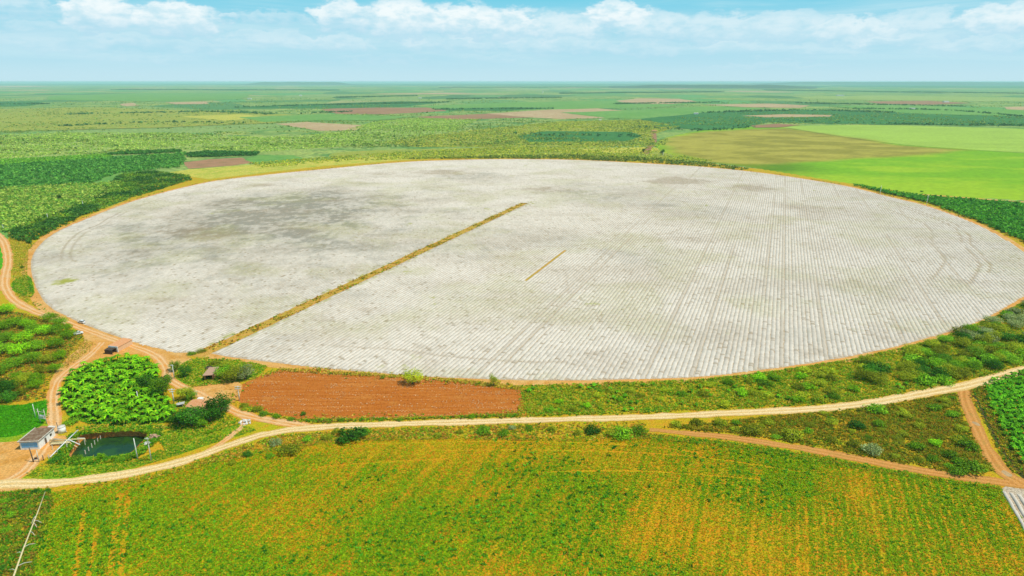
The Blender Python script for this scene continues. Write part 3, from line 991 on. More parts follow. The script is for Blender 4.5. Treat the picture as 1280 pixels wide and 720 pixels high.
def clumps(name, p, rx, rz, cols, label, cat, leaves=14, leaf=.5, z=0.0, mat='leaf_still'):
    """far scrub: each plant a handful of leaf clumps through its volume"""
    n = len(p)
    rx = np.broadcast_to(rx, (n,))[:, None]
    rz = np.broadcast_to(rz, (n,))[:, None]
    u = R.normal(size=(n, leaves, 3))
    u /= np.linalg.norm(u, axis=2, keepdims=True)
    u *= R.random((n, leaves, 1)) ** .4
    cx = p[:, 0:1] + u[..., 0] * rx
    cy_ = p[:, 1:2] + u[..., 1] * rx
    cz = z + rz * (.9 + u[..., 2] * .85)
    e1 = R.normal(size=(n, leaves, 3))
    e1[..., 2] *= .45
    e1 /= np.linalg.norm(e1, axis=2, keepdims=True)
    e2 = np.cross(e1, R.normal(size=(n, leaves, 3)) + np.array([0, 0, 1.2]))
    e2 /= np.linalg.norm(e2, axis=2, keepdims=True)
    s = (rx * leaf * (.6 + .8 * R.random((n, leaves))))[..., None]
    c0 = np.stack([cx, cy_, cz], -1)
    V = np.stack([c0 - e1 * s, c0 - e2 * s * .7, c0 + e1 * s, c0 + e2 * s * .7], 2).reshape(-1, 3)
    V[:, 2] = np.maximum(V[:, 2], .03)
    c = np.repeat(cols, leaves, 0) * (.7 + .6 * R.random((n * leaves, 1)))
    c = np.repeat(c, 4, 0)
    o = link(name, mesh_np(name, V, np.arange(len(V)).reshape(-1, 4), 4, M[mat], col=c))
    return tag(o, label, cat, None, 'stuff')


def off_roads(p, extra=.3):
    k = np.ones(len(p), bool)
    lo, hi = p.min(0) - 20, p.max(0) + 20
    for l, w in PL:
        if (l[:, 0].max() < lo[0]) or (l[:, 0].min() > hi[0]) or (l[:, 1].max() < lo[1]) or (l[:, 1].min() > hi[1]):
            continue
        k &= dist_line(p, l[::2]) > w - .35 + (extra + .5) * (R.random(len(p)) ** .5 * 2 - 1.1)
    return k


G_GREEN = (.055, .20, .006)
G_DEEP = (.03, .13, .006)
G_LIME = (.16, .30, .010)
G_YEL = (.32, .29, .012)
G_STRAW = (.46, .33, .05)
G_ORNG = (.44, .21, .018)
G_BROWN = (.22, .13, .02)

# foreground crop
fp = PP([(20, 770), (48, 690), (60, 616), (150, 603), (250, 580), (330, 562), (420, 550), (560, 545), (700, 548), (800, 543), (900, 552), (1000, 567), (1100, 585), (1200, 602), (1250, 609), (1292, 668), (1345, 770)])
p = sample(fp, .40)
p = p[in_view(p, 40)]
tq, sq = p @ RT, p @ RD
# green on the right and the lower left, thin along the top and in the centre
gm = fbm(p[:, 0] / 22, p[:, 1] / 22, 81, 4)
streak = fbm(tq / 1.6, sq / 40, 82, 3)
rowp = .5 + .5 * np.cos(2 * math.pi * tq / 2.3 + 1.5 * fbm(p[:, 0] / 15, p[:, 1] / 15, 83, 2))
u_ = p[:, 0] / (p[:, 1] * CP + H * SP) * FPX + 640
v_ = 360 + FPX * (H * CP - p[:, 1] * SP) / (p[:, 1] * CP + H * SP)
bias = .16 * smooth(420, 200, u_) + .24 * smooth(880, 1150, u_) - .20 * smooth(600, 560, v_) + .10 * smooth(660, 720, v_) * smooth(900, 300, u_) - .04
for cu, cv, ru, rv, am in ((400, 575, 60, 10, .30), (330, 600, 90, 22, .30), (500, 650, 70, 30, .30), (520, 690, 60, 20, .2), (260, 690, 110, 30, .22), (1170, 640, 60, 25, .26), (1120, 690, 70, 30, .2), (1020, 580, 90, 8, .2)):
    bias = bias + am * smooth(1.2, .3, np.hypot((u_ - cu) / ru, (v_ - cv) / rv) + .8 * (gm - .5))
g = (gm - .5) * .95 + (streak - .5) * .75 + .75 * bias + .56
bare = (rowp < .28) & (R.random(len(p)) < (.30 + .30 * smooth(500, 1000, u_)) * smooth(.25, .8, .55 + (fbm(p[:, 0] / 30, p[:, 1] / 30, 84, 2) - .5) * 2))
for la, lb, w in ((P(136, 735), P(150, 618), .9), (P(150, 735), P(160, 622), .8), (P(108, 735), P(122, 660), .7), (P(92, 735), P(105, 640), .7)):
    bare |= (dist_line(p, np.array([la, lb])) < w) & (R.random(len(p)) < .8)
for ln_ in ([(540, 563), (700, 563), (860, 570), (1000, 590)], [(420, 556), (600, 552), (760, 555), (880, 566)], [(680, 590), (800, 589), (960, 600)], [(400, 584), (470, 578), (560, 574)]):
    bare |= (dist_line(p, catmull(PP(ln_), 4, False)) < .35)
keep = ~bare & (R.random(len(p)) < .30 + .75 * np.clip(g + .2, 0, 1)) & off_roads(p, .5)
p, g = p[keep], np.clip(g[keep], 0, 1)
cg = palette(len(p), [(.13, .27, .003), (.08, .20, .003), (.22, .32, .004)], [5, 1.2, 4.5])
cyl = palette(len(p), [(.33, .28, .004), (.25, .30, .004), (.42, .30, .02), (.44, .19, .006)], [6, 4.5, .6, 2.8])
isg = (R.random(len(p)) < .08 + .9 * smooth(.10, .85, g))[:, None]
tufts('crop', p, .26 + .30 * g * R.random(len(p)) + .1 * R.random(len(p)), np.where(isg, cg, cyl), 'ragged rows of low green and yellow crop in the foreground', 'crop', 4)

# bolder weeds among the crop
p = sample(fp, 2.6)
p = p[in_view(p, 40)]
gm = fbm(p[:, 0] / 22, p[:, 1] / 22, 81, 4)
p = p[(R.random(len(p)) < smooth(.42, .75, gm)) & off_roads(p, 1)]
clumps('weed', p, .4 + .5 * R.random(len(p)), .22 + .2 * R.random(len(p)), palette(len(p), [G_GREEN, G_DEEP, (.07, .24, .01)], [4, 2, 3]), 'dark leafy weeds dotted through the foreground crop', 'weeds', 10, .45, .05)


def grass_in(px, spacing, size, cols, wts, label, dens=None, z=.06, name='grass', blades=4, pre=None):
    poly = PP(px)
    p = sample(poly, spacing)
    p = p[in_view(p, 140)]
    if dens is not None:
        q = fbm(p[:, 0] / dens, p[:, 1] / dens, int(px[0][0]) + 7, 4)
        p = p[R.random(len(p)) < .42 + .9 * smooth(.35, .65, q)]
    p = p[off_roads(p, .6) & ~inside(p, rim) & ~inside(p, FE)]
    if pre is not None:
        p = p[pre(p)]
    return tufts(name, p, size * (.6 + .8 * R.random(len(p))), palette(len(p), cols, wts), label, 'grass', blades, z)


# verge between pale road and crop, dry with green clumps
grass_in([(60, 606), (230, 580), (345, 544), (500, 534), (800, 526), (830, 548), (700, 552), (560, 549), (420, 553), (330, 566), (150, 608)], .55, .5, [G_YEL, G_STRAW, G_GREEN, G_ORNG, G_BROWN, G_LIME], [4, 2, 3, 3, 3, 2], 'tangled dry grass between pale road and crop', 9)
# triangle of scrub on the right
tri = [(820, 534), (1000, 517), (1160, 497), (1204, 490), (1216, 535), (1244, 590), (1180, 590), (1080, 572), (1000, 556), (900, 543)]
grass_in(tri, .45, .6, [(.17, .16, .008), (.22, .19, .010), (.08, .17, .006), (.30, .18, .012), (.12, .18, .007)], [5, 4, 2, 4, 4], 'rank olive grass in the scrub triangle right of the road', 7)
# belt between white field and road
belt = [(650, 482), (760, 479), (880, 474), (960, 465), (1065, 449), (1172, 424), (1250, 393), (1330, 350), (1420, 400), (1280, 459), (1160, 488), (1080, 501), (1000, 508), (800, 518), (660, 522)]
grass_in(belt, .5, .6, [G_YEL, G_LIME, G_GREEN, G_STRAW, (.26, .27, .010), G_LIME], [6, 4, 3, 1, 4, 2], 'yellow green weeds between white field and pale road', 9)
# red field rim
grass_in([(300, 504), (330, 515), (370, 524), (500, 523), (650, 517), (652, 524), (500, 528), (395, 532), (340, 524), (300, 512)], .4, .6, [G_GREEN, G_YEL, G_BROWN, G_LIME], [4, 3, 3, 2], 'weedy verge under the red ploughed field', 6)
grass_in([(350, 460), (470, 467), (560, 473), (650, 482), (652, 489), (560, 477), (470, 471), (360, 465)], .5, .5, [G_STRAW, G_YEL, G_BROWN], [3, 3, 1], 'straw coloured grass above the red ploughed field', 6)
# lawn by the pond and yard
grass_in([(28, 594), (60, 576), (120, 575), (170, 575), (206, 560), (190, 545), (215, 537), (250, 543), (300, 530), (320, 538), (260, 556), (200, 576), (140, 591), (60, 601)], .4, .38, [G_GREEN, G_LIME, G_YEL, G_DEEP, G_STRAW], [5, 3, 4, 1, 1], 'green grass round the pond', 7)
grass_in([(-60, 512), (30, 506), (60, 500), (62, 520), (52, 532), (20, 545), (-60, 552)], .35, .4, [(.07, .29, .005), (.05, .27, .004), G_GREEN], [4, 5, 2], 'short vivid green grass of the plot behind the pump house')
grass_in([(95, 541), (130, 539), (184, 539), (205, 538), (225, 532), (130, 531), (96, 534)], .4, .5, [G_GREEN, G_LIME, G_YEL, G_STRAW], [4, 2, 2, 2], 'grass strip between banana grove and pond', 5)
grass_in([(205, 468), (240, 448), (300, 450), (335, 458), (318, 474), (280, 480), (240, 484), (212, 482)], .45, .5, [G_LIME, G_GREEN, G_YEL, G_STRAW], [4, 3, 3, 1], 'lime green grass round the clay hut', 6)
grass_in([(215, 500), (250, 498), (300, 520), (300, 530), (250, 545), (215, 538)], .45, .5, [G_LIME, G_GREEN, G_YEL, G_STRAW], [3, 3, 3, 1], 'grass round the terracotta roofed house', 6)
red_poly = PP([(318, 474), (350, 463), (400, 462), (470, 469), (560, 475), (630, 484), (652, 489), (654, 502), (648, 516), (600, 519.5), (500, 522), (420, 524), (370, 523), (330, 514), (300, 503), (290, 490)])
p = sample(red_poly, .9)
tufts('soil_clods', p, .14 + .18 * R.random(len(p)), palette(len(p), [(.30, .082, .008), (.36, .11, .013), (.40, .16, .035), (.23, .065, .008)], [4, 4, 2, 2]), 'rough clods over the red ploughed field', 'soil', 4)
p = sample(red_poly, .9)
q = fbm(p[:, 0] / 7, (p[:, 1] + .05 * p[:, 0]) / .8, 19, 3) + .25 * fbm(p[:, 0] / 25, p[:, 1] / 14, 18, 3)
p = p[q > .70]
tufts('straw', p, .20 + .22 * R.random(len(p)), palette(len(p), [(.46, .36, .22), (.42, .26, .12)], [3, 2]), 'pale straw left in lines on the red ploughed field', 'straw', 3)
be = dense(red_poly, .12)
be = be + R.normal(size=be.shape) * 1.3
be = be[R.random(len(be)) < .15 + .8 * smooth(.45, .6, fbm(be[:, 0] / 7, be[:, 1] / 7, 29, 3))]
tufts('grass', be, .5 * (.5 + .9 * R.random(len(be))), palette(len(be), [G_YEL, G_STRAW, G_GREEN, G_BROWN], [4, 3, 3, 2]), 'ragged weeds creeping into the edge of the red ploughed field', 'grass')
# rough grass hanging over the pond rim
rr_ = np.repeat(rim, 60, 0)
rc_ = rim.mean(0)
rr_ = rr_ + (rr_ - rc_) / np.hypot(*(rr_ - rc_).T)[:, None] * (R.random((len(rr_), 1)) * 3.2 - .1) + R.normal(size=rr_.shape) * .5
fr_ = (rr_[:, 1] < rc_[1] + 1) | (rr_[:, 0] > rc_[0] + 6)
rr_ = rr_[(R.random(len(rr_)) < np.where(fr_, .95, .3)) & ~inside(rr_, rim * .97 + rc_ * .03)]
tufts('grass', rr_, .7 * (.6 + .8 * R.random(len(rr_))), palette(len(rr_), [G_GREEN, G_DEEP, G_LIME, G_YEL], [5, 2, 3, 2]), 'rank grass along the rim of the pond', 'grass')
grass_in([(1208, 490), (1228, 480), (1242, 515), (1260, 548), (1280, 580), (1302, 604), (1264, 590), (1246, 560), (1232, 530), (1218, 505)], .45, .55, [(.15, .17, .008), G_GREEN, G_YEL, G_BROWN, G_ORNG], [5, 3, 2, 3, 1], 'olive grass between red branch track and leafy crop')
grass_in([(812, 540), (900, 549), (1000, 564), (1100, 582), (1200, 599), (1250, 606), (1252, 613), (1200, 606), (1100, 591), (1000, 574), (900, 558), (800, 548)], .45, .5, [G_LIME, G_GREEN, G_YEL, G_ORNG], [3, 3, 4, 2], 'green weeds along the lower edge of the red track', 8)
grass_in([(652, 488), (664, 484), (668, 520), (650, 522)], .5, .5, [G_YEL, G_ORNG, G_LIME], [3, 3, 2], 'orange grass at the right end of the red field')
# left thicket floor and lower left corner
grass_in([(-60, 380), (30, 392), (80, 408), (104, 420), (84, 446), (66, 468), (58, 498), (-60, 512)], .55, .6, [G_BROWN, G_YEL, G_GREEN, (.16, .15, .02), G_ORNG], [4, 3, 3, 3, 2], 'brownish undergrowth below the left thorn trees', 8)
grass_in([(-40, 620), (60, 610), (66, 628), (48, 690), (24, 770), (-60, 770)], .32, .6, [G_GREEN, G_DEEP, G_YEL, G_BROWN, (.14, .16, .01)], [5, 2, 3, 3, 3], 'tangled weeds in the lower left corner', 5)
grass_in([(84, 418), (104, 422), (124, 432), (104, 448), (84, 462), (74, 452)], .6, .4, [G_STRAW, G_YEL, G_BROWN, (.25, .24, .03)], [3, 3, 2, 2], 'thin dry grass on the dirt yard below the white cars', 6)
grass_in([(16, 352), (30, 344), (39, 348), (43, 366), (30, 370), (14, 362)], .45, .45, [G_LIME, G_GREEN], [3, 3], 'bright green grass by the left track')
grass_in([(10, 290), (36, 300), (34, 340), (38, 380), (20, 372), (14, 340)], .6, .5, [G_STRAW, G_YEL, G_LIME], [4, 4, 2], 'straw coloured verge left of the white field', 6)
# weeds in the brown strip
sp_poly = np.vstack([strip_a + ns * 4, strip_b + ns * 4, strip_b - ns * 4, strip_a - ns * 4])
p = sample(sp_poly, .7)
p = p[R.random(len(p)) < .05 + .6 * smooth(.45, .65, fbm(p[:, 0] / 6, p[:, 1] / 6, 5, 3))]
tufts('grass', p, .7 * (.6 + .8 * R.random(len(p))), palette(len(p), [G_YEL, G_GREEN, G_BROWN, G_ORNG, G_STRAW], [4, 2, 4, 3, 2]), 'yellow weeds along the brown strip in the white field', 'grass')
# weeds on the rim of the white field
rp = np.repeat(outer[::1], 14, 0)
rp = rp + R.normal(size=rp.shape) * np.array([1.2, 1.2])
rp = rp[~inside(rp, FE) & (R.random(len(rp)) < smooth(.45, .6, fbm(rp[:, 0] / 12, rp[:, 1] / 12, 9, 3))) & off_roads(rp, .2)]
tufts('grass', rp, .7 * (.6 + .8 * R.random(len(rp))), palette(len(rp), [G_YEL, G_BROWN, G_GREEN, G_DEEP], [4, 3, 3, 2]), 'scattered weeds along the rim of the white field', 'grass')

# left plantation: light dotted part near, dark part behind
pl_light = [(-60, 238), (60, 232), (150, 228), (150, 238), (100, 258), (50, 275), (0, 292), (-60, 300)]
p = sample(rough_edge(dense(PP(pl_light), 6), 9, 22, 6), 4.2, .8)
p = p[~inside(p, outer)]
clumps('plantation', p, 2.0 + .5 * R.random(len(p)), 1.3 + .5 * R.random(len(p)), palette(len(p), [(.24, .34, .04), (.15, .29, .03), (.30, .36, .06)], [4, 3, 3]), 'light green banana plantation left of the white field', 'plantation', 10, .5)
pl_dark = [(-60, 212), (60, 203), (140, 198), (232, 191), (228, 209), (150, 216), (110, 230), (-60, 240)]
p = sample(rough_edge(dense(PP(pl_dark), 6), 9, 22, 5), 4.4, .9)
p = p[~inside(p, outer) & (R.random(len(p)) < .55 + .7 * smooth(.35, .55, fbm(p[:, 0] / 30, p[:, 1] / 18, 44, 3)))]
clumps('plantation', p, 2.3 + .6 * R.random(len(p)), 1.7 + .5 * R.random(len(p)), palette(len(p), [(.075, .23, .03), (.11, .28, .035), (.05, .17, .02)], [4, 3, 2]), 'dark green banana plantation behind the light one', 'plantation', 10, .5)
pl_lime = [(-60, 202), (70, 196), (140, 192), (140, 198), (60, 203), (-60, 211)]
p = sample(PP(pl_lime), 5, .7)
clumps('plantation', p, 2.2, 1.2, palette(len(p), [(.16, .33, .02), (.12, .30, .02)], [1, 1]), 'lime green young crop strip behind the dark plantation', 'plantation', 8, .5)
for px_, cols_, lb_ in (([(-60, 172), (60, 166), (200, 166), (330, 172), (420, 166), (470, 152), (520, 148), (600, 149), (570, 163), (480, 180), (330, 190), (230, 187), (150, 188), (100, 194), (-60, 200)], [(.33, .43, .07), (.26, .39, .05), (.40, .46, .10), (.16, .29, .04)], 'pale green orchard trees left beyond the white field'),
                        ([(310, 204), (400, 197), (500, 190), (640, 184), (820, 182), (835, 192), (900, 203), (760, 198), (560, 198), (440, 201), (330, 210)], [(.36, .38, .03), (.28, .34, .03), (.44, .42, .04), (.16, .23, .02)], 'olive tussocks above the top of the white field'),
                        ([(480, 178), (560, 166), (640, 158), (700, 152), (800, 150), (850, 158), (815, 168), (820, 182), (640, 184), (520, 184)], [(.36, .38, .04), (.29, .35, .04), (.44, .40, .06), (.15, .22, .03)], 'olive scrub over the pasture beyond the white field')):
    p = sample(PP(px_), 5.2, 1.0)
    f_ = fbm(p[:, 0] / 60, p[:, 1] / 60, 71, 4)
    p = p[~inside(p, outer) & ~inside(p, PP([(645, 170), (682, 164), (790, 165), (802, 170), (784, 177), (662, 178)])) & (R.random(len(p)) < .25 + .8 * smooth(.38, .58, f_))]
    clumps('scrub', p, 1.1 + 1.0 * R.random(len(p)) ** 2 + p[:, 1] / 3500, .7 + .5 * R.random(len(p)), palette(len(p), cols_, [4, 4, 2, 1.2]), lb_, 'scrub', 7, .6)
# hedge behind it, and the scrub belt along the left rim
hd = [(130, 194), (160, 190.5), (225, 188.5), (228, 190.5), (165, 193.5)]
p = sample(PP(hd), 4, .8)
clumps('hedge', p, 3, 2.6, palette(len(p), [(.045, .14, .015), (.06, .18, .02)], [1, 1]), 'dark tree hedge behind the dark plantation', 'hedge', 12, .45)
hd = [(232, 193), (260, 190), (325, 191.5), (320, 194.5), (262, 196.5), (236, 197)]
p = sample(PP(hd), 4, .8)
clumps('hedge', p, 3, 2.4, palette(len(p), [(.03, .11, .015), (.05, .17, .02)], [1, 1]), 'dark grove above the small brown ploughed patch', 'hedge', 12, .45)
lb = [(150, 218), (190, 214), (236, 220), (240, 225), (170, 246), (100, 272), (58, 293), (36, 306), (10, 296), (20, 284), (70, 266), (120, 246)]
p = sample(PP(lb), 2.8, .9)
p = p[~inside(p, outer) & (R.random(len(p)) < .8)]
q = smooth(.4, .6, fbm(p[:, 0] / 25, p[:, 1] / 25, 15, 3))[:, None]
cc = palette(len(p), [(.10, .21, .012), (.15, .25, .015), (.22, .26, .02)], [3, 3, 1]) * (1 - q) + palette(len(p), [(.035, .11, .012), (.05, .14, .012)], [1, 1]) * q
clumps('scrub', p, 1.4 + 1.0 * R.random(len(p)), .8 + .8 * R.random(len(p)), cc, 'green scrub belt along the left rim of the white field', 'scrub', 12, .45)

# right plantation below the orange track
rpl = [(1062, 231), (1110, 240), (1150, 246), (1280, 256), (1420, 270), (1420, 360), (1310, 318), (1285, 305), (1216, 274), (1160, 254), (1112, 243)]
p = sample(PP(rpl), 3.0, .8)
p = p[~inside(p, outer)]
clumps('plantation', p, 1.9 + .6 * R.random(len(p)), 1.7 + .6 * R.random(len(p)), palette(len(p), [(.07, .25, .015), (.10, .30, .02), (.045, .17, .015)], [4, 3, 2]), 'leafy green plantation wedge at the right rim of the white field', 'plantation', 14, .48)
# hedge on top of the white field
th = [(500, 199), (620, 195), (720, 194), (800, 197), (880, 203), (935, 211), (930, 214), (860, 207), (780, 202), (640, 198)]
p = sample(PP(th), 3.5, .9)
p = p[~inside(p, outer) & (R.random(len(p)) < .25 + .8 * smooth(.4, .6, fbm(p[:, 0] / 18, p[:, 1] / 18, 25, 3)))]
clumps('scrub', p, 1.5 + R.random(len(p)), .9 + .8 * R.random(len(p)), palette(len(p), [(.12, .18, .015), (.20, .22, .02), (.05, .12, .015)], [3, 3, 2]), 'olive bushes along the far rim of the white field', 'scrub', 10, .5)

# scrub over the middle distance, thinning out
cells = [((-60, 205), (200, 190), 1), ]
mid = PP([(-120, 205), (230, 192), (480, 184), (640, 182), (830, 182), (850, 160), (960, 155), (1330, 158), (1330, 128), (900, 124), (640, 122), (300, 122), (-120, 124)])
lo, hi = mid.min(0), mid.max(0)
n = 110000
# denser towards the camera: uniform in 1/distance
inv = R.random(n) * (1 / 1150 - 1 / 5200) + 1 / 5200
yy = 1 / inv
xx = (R.random(n) - .5) * 2 * .86 * yy
p = np.c_[xx, yy]
p = p[inside(p, mid)]
f1 = fbm(p[:, 0] / 260, p[:, 1] / 260, 91, 4)
f2 = fbm(p[:, 0] / 70, p[:, 1] / 45, 92, 3)
p = p[(R.random(len(p)) < smooth(.42, .62, .55 * f1 + .45 * f2) * .55)]
k = np.ones(len(p), bool)
for nm, mt, px, lb_ in far_fields:
    if mt in ('tan', 'maroon', 'far_bright', 'far_yellow'):
        k &= ~inside(p, PP(px))
p = p[k]
sz = 1.1 + 1.7 * R.random(len(p)) ** 2 + p[:, 1] / 3200
clumps('scrub', p, sz, sz * .55, palette(len(p), [(.17, .27, .04), (.21, .28, .045), (.09, .18, .03), (.25, .28, .045)], [4, 3, 2, 3]), 'scattered scrub trees across the middle distance', 'scrub', 7, .6)

# tree lines and woods far off
lines_px = [[(300, 134), (420, 131), (560, 128)], [(545, 137), (690, 136)], [(-40, 131), (58, 130)], [(380, 142), (440, 139.5)], [(640, 168), (800, 171)], [(800, 160), (880, 163), (940, 158)],
            [(880, 141), (1000, 138), (1120, 141)], [(1000, 152), (1160, 156), (1300, 157)], [(1060, 136), (1180, 138), (1280, 146)], [(560, 124), (700, 122)], [(80, 158), (200, 153), (300, 155)],
            [(90, 143), (260, 140), (340, 143)], [(770, 130), (900, 128)], [(1000, 129), (1200, 133)], [(420, 122), (520, 120)], [(700, 117), (900, 115)], [(150, 112), (420, 113)], [(960, 113), (1280, 117)], [(550, 109.5), (860, 109)]]
pts, szs = [], []
for ln_ in lines_px:
    l = catmull(PP(ln_), 12, False)
    dd = l[:, 1]
    m = np.maximum(1, (dd / 900).astype(int))
    q = np.repeat(l, m * 2, 0)
    q = q + R.normal(size=q.shape) * np.c_[np.full(len(q), 8), q[:, 1] / 110]
    q = q[R.random(len(q)) < .25 + .9 * smooth(.4, .6, fbm(q[:, 0] / 120, q[:, 1] / 120, 3, 3))]
    pts.append(q)
p = np.vstack(pts)
sz = 2.0 + 2.0 * R.random(len(p)) + p[:, 1] / 2200
clumps('woodland', p, sz, sz * .7, palette(len(p), [(.045, .13, .035), (.06, .16, .04)], [1, 1]), 'dark far tree belts between the fields', 'woodland', 8, .6)

# hills on the horizon
def hill(name, az0, az1, dist, hmax, seed, label):
    a = np.linspace(math.radians(az0), math.radians(az1), 60)
    prof = hmax * smooth(0, .25, np.linspace(0, 1, 60)) * smooth(1, .8, np.linspace(0, 1, 60)) * (.75 + .4 * fbm(np.linspace(0, 9, 60), np.zeros(60), seed, 3))
    V = []
    for dd, hh_ in ((dist, 0), (dist + 1200, .8), (dist + 2500, 1), (dist + 5000, .6), (dist + 7000, 0)):
        V.append(np.c_[np.sin(a) * dd, np.cos(a) * dd, prof * hh_ - (0.5 if hh_ == 0 else 0)])
    V = np.vstack(V)
    idx = np.arange(5 * 60).reshape(5, 60)
    F = np.stack([idx[:-1, :-1], idx[:-1, 1:], idx[1:, 1:], idx[1:, :-1]], -1).reshape(-1, 4)[:, ::-1]
    tag(link(name, mesh_np(name, V, F, 4, M['hill'], smooth_=True)), label, 'hills', None, 'structure')


hill('hills', -22, -12.5, 26000, 108, 3, 'low flat topped rise on the left horizon')
hill('hills', 8, 24, 13000, 62, 5, 'dark low ridge under the right horizon')
hill('hills', 17, 44, 30000, 108, 8, 'blue far plateau along the right horizon')


# ------------------------------------------------------------------ single plants
def crown_np(lobes, n, leaf, cols, wts, flat=.0):
    """leaf clumps through a set of lobes: (x, y, z, rx, rz)"""
    lob = np.array(lobes, float)
    vol = lob[:, 3] ** 2 * lob[:, 4]
    i = R.choice(len(lob), n, p=vol ** .7 / (vol ** .7).sum())
    u = R.normal(size=(n, 3))
    u /= np.linalg.norm(u, axis=1, keepdims=True)
    dirn = u.copy()
    u *= (R.random((n, 1)) ** .28) * (.88 + .24 * R.random((n, 1)))
    c0 = lob[i, :3] + u * np.c_[lob[i, 3], lob[i, 3], lob[i, 4]]
    nrm = dirn * .8 + R.normal(size=(n, 3)) * .55 + np.array([0, 0, .45])
    nrm /= np.linalg.norm(nrm, axis=1, keepdims=True)
    e1 = np.cross(nrm, R.normal(size=(n, 3)))
    e1 /= np.linalg.norm(e1, axis=1, keepdims=True)
    e2 = np.cross(nrm, e1)
    s = leaf * (.6 + .8 * R.random((n, 1)))
    V = np.stack([c0 - e1 * s, c0 - e2 * s * .55, c0 + e1 * s, c0 + e2 * s * .55], 1).reshape(-1, 3)
    V[:, 2] = np.maximum(V[:, 2], .05)
    lobtone = .8 + .4 * R.random(len(lob))
    c = palette(n, cols, wts) * lobtone[i][:, None]
    return V, np.repeat(c, 4, 0)


def crown_mesh(name, lobes, n, leaf, cols, wts, mat='leaf'):
    V, c = crown_np(lobes, n, leaf, cols, wts)
    return mesh_np(name, V, np.arange(len(V)).reshape(-1, 4), 4, M[mat], col=c)


def lobes_spread(r, h, n):
    """wide flat topped thorn tree, metres"""
    out = []
    for k in range(n):
        a = 2 * math.pi * (k + random.random() * .7) / n
        d = r * (.35 + .4 * random.random())
        out.append((d * math.cos(a), d * math.sin(a), h * (.5 + .22 * random.random()), r * (.36 + .16 * random.random()), h * (.26 + .12 * random.random())))
    out.append((0, 0, h * .72, r * .55, h * .34))
    return out


def lobes_round(r, h, n, low=.25):
    out = [(0, 0, h * .58, r * .62, h * .36)]
    for k in range(n):
        a = 2 * math.pi * (k + random.random() * .8) / n
        d = r * (.4 + .3 * random.random())
        out.append((d * math.cos(a), d * math.sin(a), h * (low + .45 * random.random()), r * (.34 + .16 * random.random()), h * (.2 + .12 * random.random())))
    return out


def trunk_mesh(r, h, lobes):
    mb = MB()
    lean = random.uniform(-.06, .06) * h
    fork = (lean, lean * .5, h * .34)
    mb.tube([(0, 0, -.05), (lean * .5, lean * .2, h * .18), fork], [.045 * h, .036 * h, .03 * h], 7)
    for l in lobes[:5]:
        mid_ = ((fork[0] + l[0]) / 2 + random.uniform(-.1, .1) * r, (fork[1] + l[1]) / 2, (fork[2] + l[2]) / 2 + .05 * h)
        mb.tube([fork, mid_, (l[0] * .95, l[1] * .95, l[2])], [.024 * h, .016 * h, .007 * h], 5)
    return mb.mesh('trunk', M['bark'], True)


TONES = {
    'bright green': ([(.18, .38, .006), (.23, .43, .008), (.12, .29, .006)], [4, 3, 2]),
    'dark green': ([(.035, .13, .008), (.05, .16, .010), (.025, .09, .006)], [4, 3, 2]),
    'olive green': ([(.22, .26, .010), (.27, .30, .012), (.15, .19, .010)], [4, 3, 2]),
    'grey green': ([(.22, .27, .09), (.28, .32, .14), (.15, .20, .05)], [4, 3, 2]),
    'mid green': ([(.13, .28, .008), (.17, .32, .010), (.085, .20, .008)], [4, 3, 2]),
    'yellow green': ([(.27, .32, .010), (.33, .35, .014), (.17, .25, .010)], [4, 3, 2]),
}
PROTO = {}


def plant_proto(kind, tone):
    """a few crowns and trunks of unit size per kind and tone, reused at many sizes"""
    key = (kind, tone)
    if key not in PROTO:
        cols, wts = TONES[tone]
        var = []
        for q in range(3):
            if kind == 'thorn tree':
                lb_ = lobes_spread(1.0, 1.0, 6 + q)
                n, lf = 1900, .05
            elif kind == 'tree':
                lb_ = lobes_round(1.0, 2.0, 8 + q, .4)
                n, lf = 1500, .065
            else:
                lb_ = lobes_round(1.0, 1.0, 7 + q, .22)
                n, lf = 700, .085
            var.append((crown_mesh('crown', lb_, n, lf, cols, wts), trunk_mesh(1.0, 2.0 if kind == 'tree' else 1.0, lb_)))
        PROTO[key] = var
    return random.choice(PROTO[key])


ORD = ['nearest', 'second nearest', 'third nearest', 'fourth nearest', 'fifth nearest', 'sixth nearest', 'seventh nearest', 'eighth nearest', 'ninth nearest', 'tenth nearest', 'eleventh nearest', 'twelfth nearest', 'thirteenth nearest',
       'fourteenth nearest', 'fifteenth nearest', 'sixteenth nearest', 'seventeenth nearest', 'eighteenth nearest', 'nineteenth nearest', 'twentieth nearest']
ANCHORS = {
    'the upper white car': P(102, 403), 'the lower white car': P(98, 417), 'the pump house': P(40, 560), 'the vivid green plot': P(30, 510), 'the bend of the left dirt track': P(10, 372),
    'the left end of the red ploughed field': P(310, 490), 'the right end of the red ploughed field': P(653, 502), 'the clay hut': P(260, 472), 'the terracotta roofed house': P(250, 508),
    'the white rubble heap': P(308, 528), 'the pond': P(140, 560), 'the start of the red track': P(812, 537), 'the fork of the red branch track': P(1206, 492), 'the corner of the two red tracks': P(1260, 600),
    'the fallen pale pole': P(45, 660), 'the bottom of the white field': P(700, 477), 'the right rim of the white field': P(1172, 421), 'the middle of the red track': P(1010, 562),
    'the bend of the pale road': P(360, 538), 'the right end of the pale road': P(1275, 463), 'the middle of the pale road': P(900, 517), 'the lower right rim of the white field': P(1012, 456),
    'the top right corner of the scrub belt': P(1270, 390), 'the covered rows at the right corner': P(1262, 625),
}
plants = []


def plant(kind, u, v, r, h, tone, label=None, group=None):
    plants.append((kind, *P(u, v), r, h, tone, label, group))


G_LEFT, G_BELT, G_TRI, G_VERGE = 'thorn trees of the left thicket', 'bushes of the belt between white field and road', 'bushes of the right scrub triangle', 'bushes on the road verge'
